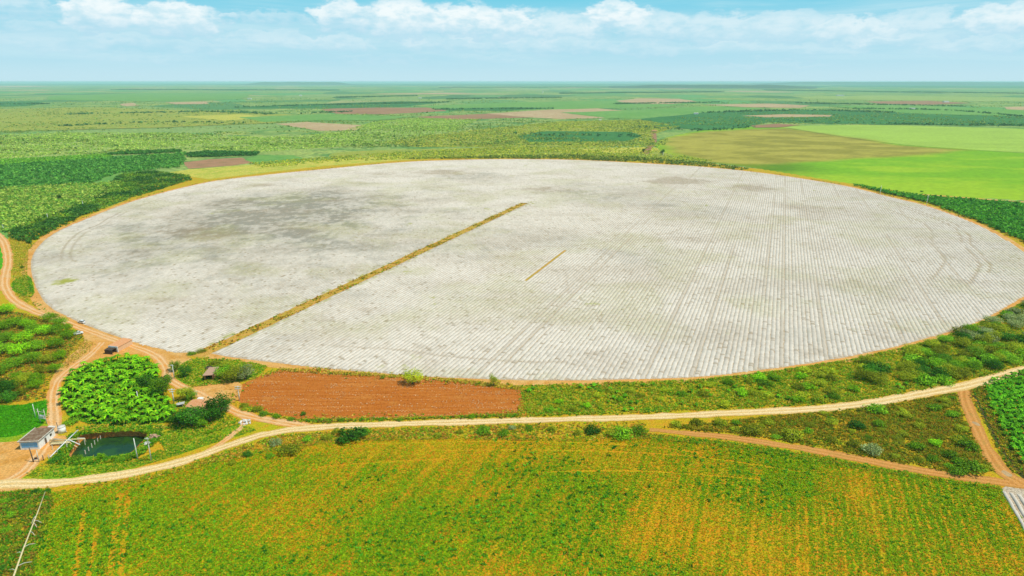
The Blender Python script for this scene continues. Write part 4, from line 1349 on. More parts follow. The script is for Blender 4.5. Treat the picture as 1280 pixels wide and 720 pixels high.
# left thicket: flat crowned thorn trees
for u, v, r, tone in ((10, 392, 4.6, 'bright green'), (62, 405, 4.0, 'bright green'), (40, 410, 4.2, 'bright green'), (18, 412, 5, 'bright green'), (74, 410, 3.4, 'mid green'), (86, 416, 3.0, 'bright green'), (60, 420, 4.6, 'bright green'), (36, 424, 4.6, 'bright green'),
                      (8, 428, 5, 'mid green'), (84, 426, 3.6, 'bright green'), (70, 434, 3.8, 'bright green'), (50, 436, 4.2, 'mid green'), (24, 440, 4.6, 'bright green'), (4, 446, 4.6, 'mid green'), (-12, 420, 5, 'mid green'), (-14, 440, 5, 'mid green'),
                      (40, 452, 3.8, 'mid green'), (60, 450, 3.0, 'olive green'), (74, 448, 2.6, 'bright green'), (22, 460, 4.2, 'mid green'), (6, 468, 4.2, 'mid green'), (-12, 466, 4.6, 'mid green'), (56, 464, 2.6, 'olive green'), (66, 462, 2.4, 'bright green'),
                      (48, 480, 2.8, 'bright green'), (50, 489, 3, 'bright green'), (36, 476, 2.6, 'olive green'), (26, 484, 2.8, 'olive green'), (10, 488, 3.6, 'dark green'), (-4, 494, 4, 'dark green'), (12, 501, 4.2, 'dark green'), (-16, 506, 4.4, 'dark green'),
                      (30, 498, 2.2, 'olive green'), (48, 418, 3.6, 'mid green'), (20, 473, 2.6, 'bright green'), (72, 419, 3.2, 'mid green'), (0, 408, 3.4, 'mid green')):
    v = min(v + random.uniform(-4.5, 4.5), 502) if v > 400 else v
    plant('thorn tree', min(u + random.uniform(-6, 6), 84), v, r * random.uniform(.95, 1.3), 3.0 + r * random.uniform(.3, .6), tone, None, G_LEFT)
plant('shrub', 62, 398, .9, 1.2, 'olive green', 'lone small olive bush on the left dirt track', None)
plant('shrub', 28, 335, 1.5, 1.8, 'mid green', 'lone green bush on the straw verge left of the white field')
plant('tree', 75, 250, 3.2, 3.2, 'dark green', 'lone dark round tree in the light green plantation')
# far rim individuals
for u, v, r, lb_ in ((804, 191, 3.6, 'lone round dark tree by the pinkish track above the white field'), (828, 194, 4.4, 'broad dark bush clump right of the pinkish track'), (1152, 240, 2.6, 'small dark round tree on the right orange track'),
                     (917, 212, 3.2, 'low dark bush on the upper right rim of the white field')):
    plant('tree' if u < 900 else 'shrub', u, v, r if u < 900 else r * .8, r * (1.1 if u < 900 else .7), 'dark green', lb_)
# centre
plant('tree', 516, 480, 4.3, 3.2, 'yellow green', 'yellow green round tree on the rim above the red field')
plant('tree', 617, 482, 2.2, 2.4, 'olive green', 'small olive tree on the right rim above the red field')
plant('shrub', 379, 519, 1.3, 1.6, 'dark green', 'small dark bush alone in the red ploughed field')
plant('shrub', 439, 548, 6.0, 3.6, 'dark green', 'widest dark bush under the pale road bend')
plant('shrub', 364, 566, 4.0, 3.2, 'olive green', 'leafy olive bush left of the widest dark bush')
for u, v, r, tone in ((345, 556, 2.4, 'grey green'), (384, 551, 2.0, 'mid green'), (408, 549, 2.2, 'olive green'), (420, 541, 1.8, 'yellow green'), (605, 541, 3.2, 'mid green'), (630, 544, 2.4, 'mid green'), (548, 546, 1.6, 'olive green'), (310, 570, 1.8, 'dark green'),
                      (338, 572, 1.8, 'mid green'), (575, 541, 1.5, 'olive green'), (690, 538, 2.2, 'olive green'), (662, 537, 1.8, 'mid green'), (290, 580, 1.5, 'olive green'), (740, 541, 3.4, 'dark green'), (778, 546, 4.6, 'mid green'), (800, 542, 3.4, 'mid green'),
                      (765, 544, 2.6, 'olive green'), (722, 543, 1.8, 'olive green'), (640, 536, 1.6, 'grey green'), (455, 542, 3.0, 'mid green')):
    plant('shrub', u, v, r, r * .62 + .5, tone, None, G_VERGE)
for u, v, r, tone in ((330, 519, 2.0, 'mid green'), (346, 522, 1.8, 'bright green'), (322, 513, 2.2, 'olive green'), (364, 525, 1.4, 'mid green'), (428, 526, 1.5, 'mid green'), (590, 522, 1.6, 'bright green'), (306, 508, 1.6, 'olive green'), (500, 526, 1.3, 'mid green')):
    plant('shrub', u, v, r, r * .65 + .3, tone, None, 'bushes under the red ploughed field')
# belt on the right: thorn trees
for k in range(96):
    t = random.random()
    for _ in range(40):
        u, v = random.uniform(1010, 1320), random.uniform(372, 500)
        q = np.array([P(u, v)])
        lim = 1.0
        if inside(q, PP([(1085, 452), (1172, 428), (1250, 399), (1330, 356), (1420, 400), (1285, 452), (1215, 470), (1160, 484), (1090, 482), (1060, 470)]))[0] and all(np.hypot(q[0, 0] - b_[1], q[0, 1] - b_[2]) > 3.7 for b_ in plants):
            tone = random.choice(['mid green', 'olive green', 'dark green', 'olive green', 'mid green'])
            if u > 1180 and v < 428 and random.random() < .3:
                tone = 'grey green'
            plant('thorn tree' if random.random() < .75 else 'shrub', u, v, random.uniform(3.4, 6.0), random.uniform(3.0, 4.6), tone, None, G_BELT)
            break
# belt: lower shrubs to the left
for k in range(40):
    for _ in range(40):
        u, v = random.uniform(660, 1100), random.uniform(450, 516)
        q = np.array([P(u, v)])
        if inside(q, PP([(960, 470), (1060, 453), (1100, 450), (1080, 498), (1000, 505), (850, 512), (700, 517), (665, 512), (760, 486), (880, 480)]))[0] and all(np.hypot(q[0, 0] - b_[1], q[0, 1] - b_[2]) > 3.6 for b_ in plants):
            big = smooth(750, 1050, u)
            plant('shrub', u, v, random.uniform(1.6, 2.6) + 1.2 * big, random.uniform(1.2, 1.9) + 1.0 * big, random.choice(['yellow green', 'olive green', 'mid green', 'yellow green', 'bright green']), None, G_BELT)
            break
# scrub triangle
tri_w = PP([(850, 534), (1000, 519), (1160, 500), (1200, 494), (1212, 535), (1238, 586), (1190, 586), (1080, 568), (1000, 553), (900, 541)])
for u, v, r, tone, lb_ in ((1212, 588, 4.6, 'mid green', 'largest round bush in the corner of the two red tracks'), (1196, 592, 3.2, 'mid green', 'smaller round bush touching the largest corner bush'), (1090, 566, 3.6, 'grey green', 'round grey green bush above the red track'),
                           (1145, 560, 3.2, 'mid green', None), (1212, 560, 3.6, 'mid green', None), (1196, 552, 3.0, 'olive green', None), (1188, 571, 3.2, 'mid green', None), (1072, 535, 3.6, 'dark green', None), (1096, 514, 4.2, 'mid green', None),
                           (1168, 556, 2.6, 'bright green', None), (1040, 552, 2.6, 'olive green', None), (1068, 557, 2.4, 'olive green', None), (990, 547, 4.2, 'olive green', None), (940, 541, 4.0, 'olive green', None), (1098, 532, 2.6, 'mid green', None),
                           (1128, 545, 2.4, 'olive green', None), (1130, 520, 3.0, 'olive green', None), (1168, 512, 3.2, 'mid green', None), (1190, 520, 3.0, 'mid green', None), (1200, 538, 2.8, 'olive green', None), (1166, 576, 2.4, 'mid green', None), (1118, 572, 1.6, 'olive green', None),
                           (1180, 503, 2.6, 'olive green', None), (1040, 530, 2.4, 'olive green', None), (960, 530, 2.6, 'olive green', None), (900, 531, 2.8, 'yellow green', None), (870, 529, 2.6, 'olive green', None), (845, 531, 2.2, 'olive green', None), (920, 530, 2.0, 'mid green', None), (1148, 534, 2.2, 'olive green', None),
                           (1010, 541, 2.0, 'mid green', None), (1230, 586, 2.0, 'olive green', None)):
    plant('shrub', u, v, r, r * .6 + .6, tone, lb_, None if lb_ else G_TRI)
for k in range(26):
    for _ in range(30):
        u, v = random.uniform(850, 1235), random.uniform(495, 588)
        q = np.array([P(u, v)])
        if inside(q, tri_w)[0] and all(np.hypot(q[0, 0] - b_[1], q[0, 1] - b_[2]) > 3.4 for b_ in plants):
            plant('shrub', u, v, random.uniform(1.2, 2.2), random.uniform(.9, 1.5), random.choice(['olive green', 'olive green', 'mid green']), None, G_TRI)
            break
# compound
for u, v, r, h, tone, kind, lb_ in ((275, 521, 5.0, 4.6, 'dark green', 'tree', 'tallest dark tree right of the terracotta roofed house'), (262, 527, 4.2, 3.4, 'dark green', 'tree', 'dark tree in front of the terracotta roofed house'),
                                    (240, 532, 5.6, 3.6, 'dark green', 'tree', 'broad dark tree in front of the white tin sheet'), (224, 530, 3.4, 2.6, 'dark green', 'tree', 'dark tree at the corner of banana grove and house'), (283, 514, 2.6, 2.4, 'dark green', 'tree', 'small dark tree hanging over the track by the house'),
                                    (252, 534, 2.6, 1.7, 'mid green', 'tree', 'low green tree under the broad dark one'), (203, 494, 4.8, 3.8, 'mid green', 'tree', 'leafy mid green tree inside the banana grove'), (184, 488, 4.0, 3.6, 'dark green', 'tree', 'dark round tree inside the banana grove'),
                                    (208, 487, 3.4, 3.4, 'dark green', 'tree', 'dark tree beside the crossarm pole'), (233, 499, 3.4, 2.6, 'olive green', 'tree', 'olive tree behind the white tin sheet'), (240, 500, 2.6, 2.0, 'mid green', 'tree', 'small green tree behind the terracotta roofed house'),
                                    (232, 471, 3.2, 2.6, 'dark green', 'tree', 'dark green round tree left of the clay hut'), (219, 463, 3.0, 2.2, 'mid green', 'tree', 'green tree next to the upper track pole'), (293, 475, 5.2, 3.0, 'olive green', 'tree', 'olive spreading tree over the clay hut'),
                                    (307, 474, 4.4, 2.8, 'grey green', 'tree', 'grey leafless looking tree right of the clay hut'), (280, 472, 3.6, 2.6, 'mid green', 'tree', 'green tree crown against the clay hut wall'), (268, 455, 3.2, 1.8, 'olive green', 'shrub', 'olive bush on the rim behind the clay hut'),
                                    (283, 457, 3.0, 1.6, 'olive green', 'shrub', 'flat olive bush right of the rim bush'), (240, 443, 2.6, 1.3, 'mid green', 'shrub', 'green bush where the brown strip meets the track'), (252, 440, 2.4, 1.2, 'olive green', 'shrub', 'olive bush at the foot of the brown strip'),
                                    (248, 476, 1.8, 1.0, 'bright green', 'shrub', 'low bright bush left of the clay hut door'), (90, 529, 3.4, 1.8, 'mid green', 'shrub', 'low spreading bush between tank and banana grove'), (126, 573, 1.9, 1.9, 'bright green', 'shrub', 'bright green leafy bush on the near pond bank'),
                                    (68, 576, 2.4, 1.2, 'dark green', 'shrub', 'low dark bush beside the long white pipe'), (96, 574, 2.4, 1.0, 'mid green', 'shrub', 'low green bush on the left pond bank'), (108, 575, 1.8, 1.0, 'mid green', 'shrub', 'small green bush left of the bright leafy one'),
                                    (150, 575, 2.2, .9, 'mid green', 'shrub', 'low green bush right of the bright leafy one'), (162, 572, 1.6, .9, 'mid green', 'shrub', 'small bush beside the pale pond pole'), (262, 541, 1.4, .9, 'bright green', 'shrub', 'small bright bush in front of the dark trees'),
                                    (306, 512, 1.6, 1.0, 'olive green', 'shrub', 'low olive bush by the double crossarm pole'), (217, 526, 2.8, 2.0, 'bright green', 'shrub', 'bright leafy bush at the grove corner')):
    plant(kind, u, v, r, h, tone, lb_)
# lower left corner weeds and along the crop
for u, v, r, tone in ((6, 628, 1.6, 'mid green'), (26, 622, 1.5, 'mid green'), (44, 616, 1.3, 'dark green'), (60, 614, 1.0, 'dark green'), (14, 645, 1.7, 'mid green'), (30, 640, 1.3, 'bright green'), (8, 664, 1.6, 'mid green'), (24, 660, 1.4, 'olive green'), (4, 688, 1.4, 'mid green'), (38, 634, 1.1, 'mid green'),
                      (20, 684, 1.2, 'olive green'), (42, 684, 1.1, 'mid green'), (-10, 655, 1.7, 'mid green'), (2, 712, 1.4, 'dark green'), (34, 706, 1.2, 'olive green'), (62, 645, 1.0, 'olive green'), (54, 664, 1.0, 'olive green')):
    plant('shrub', u, v, r, r * .6 + .2, tone, None, 'weedy bushes in the lower left corner')

_cat = {}
for i, (kind, x_, y_, r, h, tone, label, group) in enumerate(plants):
    if label is None:
        anc = min(ANCHORS, key=lambda a: (ANCHORS[a][0] - x_) ** 2 + (ANCHORS[a][1] - y_) ** 2)
        _cat.setdefault((anc, tone, kind), []).append(((ANCHORS[anc][0] - x_) ** 2 + (ANCHORS[anc][1] - y_) ** 2, i))
auto = {}
for (anc, tone, kind), lst in _cat.items():
    for n, (_, i) in enumerate(sorted(lst)):
        noun = {'thorn tree': 'thorn tree', 'shrub': 'low bush', 'tree': 'round tree'}[kind]
        auto[i] = f'{tone} {noun}, {ORD[n]} to {anc}'
for i, (kind, x_, y_, r, h, tone, label, group) in enumerate(plants):
    cm, tm = plant_proto(kind, tone)
    nm = {'thorn tree': 'thorn_tree', 'tree': 'tree', 'shrub': 'bush'}[kind]
    root = empty(nm, (x_, y_, 0.03), random.random() * 6.28, label or auto[i], {'thorn tree': 'tree', 'tree': 'tree', 'shrub': 'bush'}[kind], group)
    zs = h / (1.0 if kind != 'tree' else 1.0)
    root.scale = (r * random.uniform(.92, 1.08), r * random.uniform(.92, 1.08), zs)
    link('crown', cm, root)
    link('trunk' if kind != 'shrub' else 'stem', tm, root)


# bananas -----------------------------------------------------------
def banana_mesh(nl, h, ll, lw, cols, wts):
    """broad arching leaves, folded along the midrib, on a stout stem"""
    V, F, C, MI = [], [], [], []
    for k in range(nl):
        a = 2 * math.pi * (k * .382 + random.random() * .12)
        lift = random.uniform(.25, 1.15)
        L_ = ll * random.uniform(.8, 1.15)
        pts_ = []
        for t in (0, .3, .62, 1):
            d_ = L_ * t * math.cos(lift) * (1 - .12 * t)
            z_ = h + L_ * (math.sin(lift) * t - .75 * t * t)
            pts_.append((d_, z_))
        b = len(V)
        col = palette(1, cols, wts)[0]
        for (d_, z_), w in zip(pts_, (.12, .9, 1.0, .12)):
            cx, cy2 = math.cos(a), math.sin(a)
            for s_ in (-1, 0, 1):
                V.append((cx * d_ - cy2 * s_ * w * lw, cy2 * d_ + cx * s_ * w * lw, z_ + (-.10 if s_ else .0) * lw * 4 * w))
                C.append(col)
        for i in range(3):
            for s_ in (0, 1):
                F.append((b + i * 3 + s_, b + i * 3 + s_ + 1, b + (i + 1) * 3 + s_ + 1, b + (i + 1) * 3 + s_))
    b = len(V)
    for z_, r_ in ((0, .16), (h * 1.02, .09)):
        for q in range(6):
            V.append((r_ * math.cos(q * math.pi / 3), r_ * math.sin(q * math.pi / 3), z_))
            C.append((.16, .17, .05))
    for q in range(6):
        F.append((b + q, b + (q + 1) % 6, b + 6 + (q + 1) % 6, b + 6 + q))
    return mesh_np('banana_plant', np.array(V), np.array(F), 4, M['leaf'], col=np.array(C))


B1 = [banana_mesh(17, 1.9, 1.75, .21, [(.11, .31, .005), (.16, .37, .006), (.07, .24, .005), (.26, .37, .010)], [4, 3, 2, 1]) for _ in range(6)]
B2 = [banana_mesh(13, 1.3, 1.5, .24, [(.09, .29, .006), (.12, .34, .007), (.055, .20, .005)], [4, 3, 2]) for _ in range(6)]
grove = PP([(78, 486), (85, 472), (104, 459), (135, 451), (166, 447), (186, 450), (196, 460), (198, 474), (196, 486), (210, 500), (218, 514), (214, 527), (198, 530), (150, 531), (110, 530), (86, 520), (77, 504)])
sp_b = 2.0
p = sample(grove, sp_b, .75)
while len(p) > 290:
    sp_b += .05
    p = sample(grove, sp_b, .75)
print('bananas', len(p), 'spacing', sp_b)
for q in p:
    o = link('banana_plant', random.choice(B1), None, (q[0], q[1], .03))
    o.rotation_euler = (0, 0, random.random() * 6.28)
    s_ = random.uniform(.95, 1.3) * sp_b / 2.3
    o.scale = (s_ * 1.1, s_ * 1.1, s_ * random.uniform(.55, .95))
    tag(o, 'bright green banana plant in the dense grove beside the pond', 'banana plant', 'banana plants of the grove beside the pond')
grassy = sample(grove, .6)
tufts('grass', grassy, .6 * (.6 + .8 * R.random(len(grassy))), palette(len(grassy), [(.05, .20, .008), G_LIME, G_GREEN], [3, 2, 3]), 'green undergrowth below the banana grove', 'grass')
rcrop = PP([(1228, 480), (1250, 472), (1282, 463), (1340, 450), (1420, 520), (1380, 600), (1300, 600), (1276, 578), (1258, 548), (1240, 515)])
p = sample(rcrop, 2.2, .8)
p = p[in_view(p, 130)]
p = p[R.random(len(p)) < .93]
p = p[np.argsort(np.hypot(p[:, 0], p[:, 1]) + 1000.0 * ~in_view(p, 12))]
rest_ = p[300:]
p = p[:300]
if len(rest_):
    clumps('crop', rest_, 1.3, .9, palette(len(rest_), [(.09, .29, .006), (.12, .34, .007)], [1, 1]), 'farther part of the broad leaved crop at the right edge', 'crop', 14, .4)
px_sheet('crop_floor', [(1232, 480), (1252, 472), (1284, 464), (1340, 450), (1420, 520), (1380, 600), (1306, 600), (1282, 578), (1264, 548), (1246, 515)], M['green'], .055, 1.2, 5, 3, 90, label='green weedy floor under the right leafy crop', cat='ground')
for q in p:
    o = link('leafy_plant', random.choice(B2), None, (q[0], q[1], .03))
    o.rotation_euler = (0, 0, random.random() * 6.28)
    s_ = random.uniform(.8, 1.15)
    o.scale = (s_, s_, s_)
    tag(o, 'rich green broad leaved plant in the crop right of the dark ditch', 'crop plant', 'broad leaved plants right of the dark ditch')
print('leafy', len(p))
g2 = sample(rcrop, .7)
g2 = g2[in_view(g2, 150)]
g2 = g2[R.random(len(g2)) < .25 + smooth(.4, .6, fbm(g2[:, 0] / 6, g2[:, 1] / 6, 6, 3))]
tufts('grass', g2, .5 * (.6 + .8 * R.random(len(g2))), palette(len(g2), [G_GREEN, (.09, .26, .005), G_DEEP, G_ORNG], [4, 4, 2, 1]), 'grass under the right leafy crop', 'grass')
# wild broad leaved plants in the belt
for n, (u, v) in enumerate([(660, 490), (664, 487), (724, 485), (738, 487), (746, 483), (760, 488), (770, 492), (779, 498), (786, 505), (792, 512), (796, 505), (782, 514), (760, 504), (768, 499), (802, 483), (815, 481), (846, 494), (862, 490), (874, 486), (884, 489), (890, 495), (908, 489),
                            (916, 485), (852, 505), (868, 508), (940, 480), (950, 488), (958, 494), (930, 473), (945, 468), (970, 497), (985, 500), (1002, 500), (1018, 503), (1030, 498), (1126, 487), (1132, 482), (1120, 483)]):
    o = link('broad_leaved_plant', random.choice(B2), None, (*P(u + random.uniform(-3, 3), v + random.uniform(-1, 1)), .03))
    o.rotation_euler = (0, 0, random.random() * 6.28)
    s_ = random.uniform(.85, 1.3)
    o.scale = (s_, s_, s_ * .8)
    tag(o, 'wild broad leaved green plant in the weedy belt below the white field', 'plant', 'wild broad leaved plants in the weedy belt')

# ------------------------------------------------------------------ built things
def axes(a_px, b_px):
    a, b = np.array(P(*a_px)), np.array(P(*b_px))
    return a, math.atan2(*(b - a)[::-1]), np.hypot(*(b - a))


# pump house: local x along the front, y to the back
org, ang, wid = axes((26.2, 562.5), (47.5, 563.5))
back = np.array(P(42.5, 546.0))
dep = 9.0
wid = 6.2
ph = empty('pump_house', (*org, .06), math.radians(4), 'flat roofed pump house with blue panel and white walls', 'building')
W_, D_, H_ = wid, dep, 3.0
mb = MB()
mb.box(0, W_, 0, .2, 0, H_)
mb.box(0, W_, D_ - .2, D_, 0, H_)
mb.box(0, .2, .2, D_ - .2, 0, H_)
mb.box(W_ - .2, W_, .2, 3.2, 0, H_)
mb.box(W_ - .2, W_, 4.3, 6.2, 0, H_)
mb.box(W_ - .2, W_, 7.4, D_ - .2, 0, H_)
mb.box(W_ - .2, W_, 3.2, 4.3, 2.2, H_)
mb.box(W_ - .2, W_, 6.2, 7.4, 0, 1.1)
mb.box(W_ - .2, W_, 6.2, 7.4, 2.1, H_)
mb.build('wall', M['whitewall'], ph)
mb = MB()
mb.box(.45, W_ - .45, -.02, -.002, .75, H_ - .35)
mb.build('blue_panel', M['bluepaint'], ph)
mb = MB()
mb.box(-.35, W_ + .35, -.35, D_ + .35, H_ + .004, H_ + .16)
mb.build('roof', M['brownroof'], ph)
mb = MB()
for bx in ((-.36, W_ + .36, -.36, -.1), (-.36, -.14, -.098, D_ + .36), (W_ + .14, W_ + .36, -.098, D_ + .36)):
    mb.box(*bx, H_ + .165, H_ + .34)
mb.build('parapet', M['parapet'], ph)
mb = MB()
mb.box(W_ - .16, W_ - .08, 3.22, 4.28, .02, 2.18)
mb.build('door', M['darkwood'], ph)
mb = MB()
mb.box(W_ - .16, W_ - .08, 6.22, 7.38, 1.12, 2.08)
mb.build('window', M['glass'], ph)


def pole(u0, v0, u1, v1, mat, label, rad=.16, arms=(), name='utility_pole', group=None, lean=(0, 0), insul=True, ang=None):
    """upright pole from its foot and the height its top shows"""
    fx, fy = P(u0, v0)
    # height from the top's image row, foot known
    b = (v1 - 360) / FPX
    dep_ = fy * CP + H * SP
    # solve z so that the top lies on row v1
    lo_, hi_ = 0.0, 40.0
    for _ in range(40):
        z_ = (lo_ + hi_) / 2
        d_ = fy * CP + (H - z_) * SP
        vv = 360 + FPX * ((H - z_) * CP - fy * SP) / d_
        if vv > v1:
            lo_ = z_
        else:
            hi_ = z_
    h_ = z_
    root = empty(name, (fx, fy, .04), ang if ang is not None else random.uniform(-.3, .3), label, 'pole', group)
    mb = MB()
    mb.tube([(0, 0, -.1), (lean[0] * .5, lean[1] * .5, h_ * .5), (lean[0], lean[1], h_)], [rad, rad * .85, rad * .65], 8)
    mb.build('shaft', mat, root, sm=True)
    for az_, ln_a in arms:
        am = MB()
        am.box(-ln_a / 2, ln_a / 2, -.09, .09, -.09, .09)
        ao = am.build('crossarm', mat, root, loc=(lean[0], lean[1] - .2, h_ - az_))
        if insul:
            for xx_ in (-ln_a * .45, -ln_a * .15, ln_a * .15, ln_a * .45):
                im = MB()
                im.tube([(xx_, 0, .09), (xx_, 0, .2), (xx_, 0, .3)], [.06, .1, .05], 6)
                im.build('insulator', M['porcelain'], ao)
    return root, h_


pole(44.7, 522, 40.7, 505, M['whitepole'], 'slim bare white pole at the edge of the vivid green plot', .15)
pole(218, 473, 216, 456, M['whitepole'], 'pale bare pole at the upper bend of the orange track', .2, [(.3, 1.4)])
pole(217.5, 503, 214.5, 486, M['whitepole'], 'white crossarm pole beside the banana grove and house', .26, [(.3, 2.4), (1.2, 1.6)])
pole(299.5, 501, 298.3, 482.5, M['whitepole'], 'pale pole with double crossarm at the edge of the red field', .22, [(.3, 2.2), (1.1, 2.2)])
pole(173, 501, 171, 489, M['whitepole'], 'pole standing among the banana plants', .2)
pole(172, 573.4, 167, 548, M['whitepole'], 'tall bare pale pole on the near pond bank', .19)
pole(189.3, 576, 187, 547, M['post'], 'weathered pole with short arms right of the pond', .2, [(.4, 1.5), (1.6, 1.2)])
pole(247, 500, 246, 489, M['deadwood'], 'thin wooden pole with one arm behind the terracotta roofed house', .12, [(.2, 1.6)], insul=False)
pole(1100, 243, 1099.5, 232, M['whitepole'], 'pale pole left on the upper right rim of the white field', .28)
pole(1158, 257, 1157.5, 244, M['whitepole'], 'pale pole right on the upper right rim of the white field', .28)
pole(60, 274, 59, 267, M['whitepole'], 'pale pole lower in the left scrub belt', .25)
pole(104, 257.5, 103.5, 251, M['whitepole'], 'pale pole upper in the left scrub belt', .25)
pole(5, 289, 4, 281, M['whitepole'], 'pale pole where the track leaves the left edge', .25, [(.3, 1.6)])
pole(828.5, 197, 828.3, 190, M['whitepole'], 'white pole beyond the top rim of the white field', .35)
pole(42, 577.6, 38.3, 560, M['darkwood'], 'dark leaning post in front of the pump house', .2, name='post', lean=(-.3, 0))
pole(49, 577.6, 47, 562.5, M['post'], 'pale post in front of the pump house', .16, name='post')
pole(54.5, 575.5, 53.5, 569, M['darkwood'], 'short dark stake right of the two front posts', .15, name='post')
pole(73.6, 541, 72.5, 528, M['darkwood'], 'dark pole beside the white water tank', .16)

# pump under the front posts
px_, py_ = P(45.6, 574.5)
pm = empty('water_pump', (px_, py_, .06), .4, 'dark pump set between the two front posts', 'pump')
mb = MB()
mb.tube([(-.5, 0, .5), (.3, 0, .5)], .34, 12)
mb.build('motor', M['dark'], pm, sm=True)
mb = MB()
mb.tube([(.32, 0, .5), (.55, 0, .5)], .45, 12)
mb.tube([(.44, 0, .9), (.44, 0, 1.4)], .12, 8)
mb.build('volute', M['brick'], pm, sm=True)
mb = MB()
mb.box(-.7, .7, -.35, .35, 0, .14)
mb.build('base_plate', M['rubble'], pm)

# transformer frame: two poles, arms and a box
a, ang2, w2 = axes((50.8, 528.5), (58.6, 529.5))
tf = empty('transformer_frame', (*a, .04), ang2, 'two pole transformer frame with white box behind the pump house', 'transformer')
hh_ = 5.6
for xx_ in (0, w2):
    mb = MB()
    mb.tube([(xx_, 0, -.1), (xx_, 0, hh_)], [.15, .11], 8)
    mb.build('shaft', M['post'], tf, sm=True)
for zz_ in (hh_ - .9, 2.0):
    mb = MB()
    mb.box(-.3, w2 + .3, -.28, -.12, zz_ - .08, zz_ + .08)
    mb.build('crossbar', M['post'], tf)
mb = MB()
for xx_ in (0, w2):
    mb.rbox((xx_ - .2, -.2, hh_), (1.7, .12, .12), 0, .6)
mb.build('arm', M['post'], tf)
mb = MB()
mb.box(.35, w2 - .35, -.45, .35, 2.09, 3.1)
bx = mb.build('transformer_box', M['tin'], tf, .03)
mb = MB()
for xx_ in (.6, w2 / 2, w2 - .6):
    mb.tube([(xx_, 0, 3.1), (xx_, 0, 3.3), (xx_, 0, 3.5)], [.08, .12, .06], 6)
mb.build('bushing', M['porcelain'], bx)

fx, fy = P(54.5, 536.5)
o = MB()
o.box(-1.1, 1.1, -.6, .6, 0, .9)
tag(o.build('brick_block', M['brick'], loc=(fx, fy, .05), bevel=.03), 'low orange brick block behind the pump house roof', 'brick base')
fx, fy = P(63.5, 535.5)
o = MB()
o.box(-.8, .8, -.5, .5, 0, .8)
o.rbox((.9, .3, .3), (.9, .7, .6), .4)
tag(o.build('concrete_block', M['rubble'], loc=(fx, fy, .05), bevel=.03), 'white concrete block beside the orange brick one', 'concrete base')

# water tank
fx, fy = P(78, 540.5)
tk = empty('water_tank', (fx, fy, .05), 0, 'white cylindrical water tank behind the long pipe', 'tank')
mb = MB()
mb.tube([(0, 0, 0), (0, 0, 2.3)], [1.25, 1.2], 28)
mb.build('tank_shell', M['whitewall'], tk, sm=True)
mb = MB()
mb.tube([(0, 0, 2.304), (0, 0, 2.42), (0, 0, 2.52)], [1.28, 1.24, .3], 28)
mb.build('lid', M['parapet'], tk, sm=True)
mb = MB()
mb.tube([(1.15, 0, .4), (1.5, 0, .4), (1.6, 0, .05)], .07, 6)
mb.build('outlet', M['pipe'], tk, sm=True)


def pipe(pts, rad, mat, label, name='pipe', supports=True):
    root = tag(bpy.data.objects.new(name, None), label, 'pipe')
    COL.objects.link(root)
    mb = MB()
    w = [(*P(u, v, z), z) for u, v, z in pts]
    mb.tube(w, rad, 8)
    mb.build('tube', mat, root, sm=True)
    if supports:
        for (x0, y0, z0) in w:
            if z0 > .45:
                s_ = MB()
                s_.tube([(x0, y0, z0 - rad - (3.2 if supports == 'deep' else 0) - (0 if supports == 'deep' else z0 - .0) + 0), (x0, y0, z0 - rad)], .09, 6)
                s_.build('support', mat, root)
    return root


pipe([(62.5, 571.5, .3), (80, 554, .9), (97.5, 537.5, .5)], .2, M['pipe'], 'long white pipe lying slantwise across the other pipes')
pipe([(62, 550, 1.0), (84, 549.5, 1.0), (106.5, 548.5, .9)], .19, M['yellowpipe'], 'straight yellowish pipe from the pump house over the pond edge')
pipe([(62, 553, .8), (80, 552.5, .8), (92, 561, -.6)], .18, M['yellowpipe'], 'bent yellowish pipe dipping into the pond, nearest the road')
pipe([(64, 551.5, .9), (84, 551.5, .9), (96.5, 559, -.6)], .18, M['yellowpipe'], 'bent yellowish pipe dipping into the pond, middle one')
pipe([(66, 548.5, .9), (88, 550.5, .9), (100, 556, -.6)], .18, M['pipe'], 'bent white pipe dipping into the pond, farthest from the road')
# plank walkway on trestles beside the pipes
wa_, wb_ = np.array(P(64, 557)), np.array(P(88, 555))
wk = empty('walkway', (*wa_, .06), math.atan2(*(wb_ - wa_)[::-1]), 'weathered plank walkway from the pump house towards the pond', 'walkway')
wl_ = float(np.hypot(*(wb_ - wa_)))
mb = MB()
for k in range(int(wl_ / .5)):
    mb.rbox((k * .5 + .25, random.uniform(-.06, .06), .72), (.40, random.uniform(1.1, 1.4), .07), random.uniform(-.06, .06))
mb.build('deck', M['deadwood'], wk)
for k in range(3):
    mb = MB()
    for yy_ in (-.5, .5):
        mb.tube([(wl_ * (.08 + .42 * k), yy_, 0), (wl_ * (.08 + .42 * k), yy_, .66)], .09, 6)
    mb.build('trestle', M['post'], wk)
for n, (u, v, h_, lb_) in enumerate(((66, 562, 1.6, 'pale stake nearest the pump house corner'), (72, 566, 1.4, 'pale stake below the plank walkway'), (84, 560, 1.5, 'pale stake at the walkway end'), (61, 573, 1.3, 'short pale stake at the foot of the long white pipe'))):
    mb = MB()
    mb.tube([(0, 0, -.1), (.06, 0, h_)], [.14, .11], 7)
    tag(mb.build('stake', M['post'], loc=(*P(u, v), .05)), lb_, 'stake')
# landing frame at the pond edge
fx, fy = P(103, 556, WZ)
fr = empty('intake_frame', (fx, fy, WZ - .3), 0, 'pale portal frame standing at the left pond edge', 'frame')
for xx_ in (-1.0, 1.0):
    mb = MB()
    mb.tube([(xx_, 0, 0), (xx_, 0, 2.8)], .12, 8)
    mb.build('leg', M['post'], fr)
mb = MB()
mb.box(-1.3, 1.3, -.13, .13, 2.81, 3.02)
mb.build('beam', M['pipe'], fr)
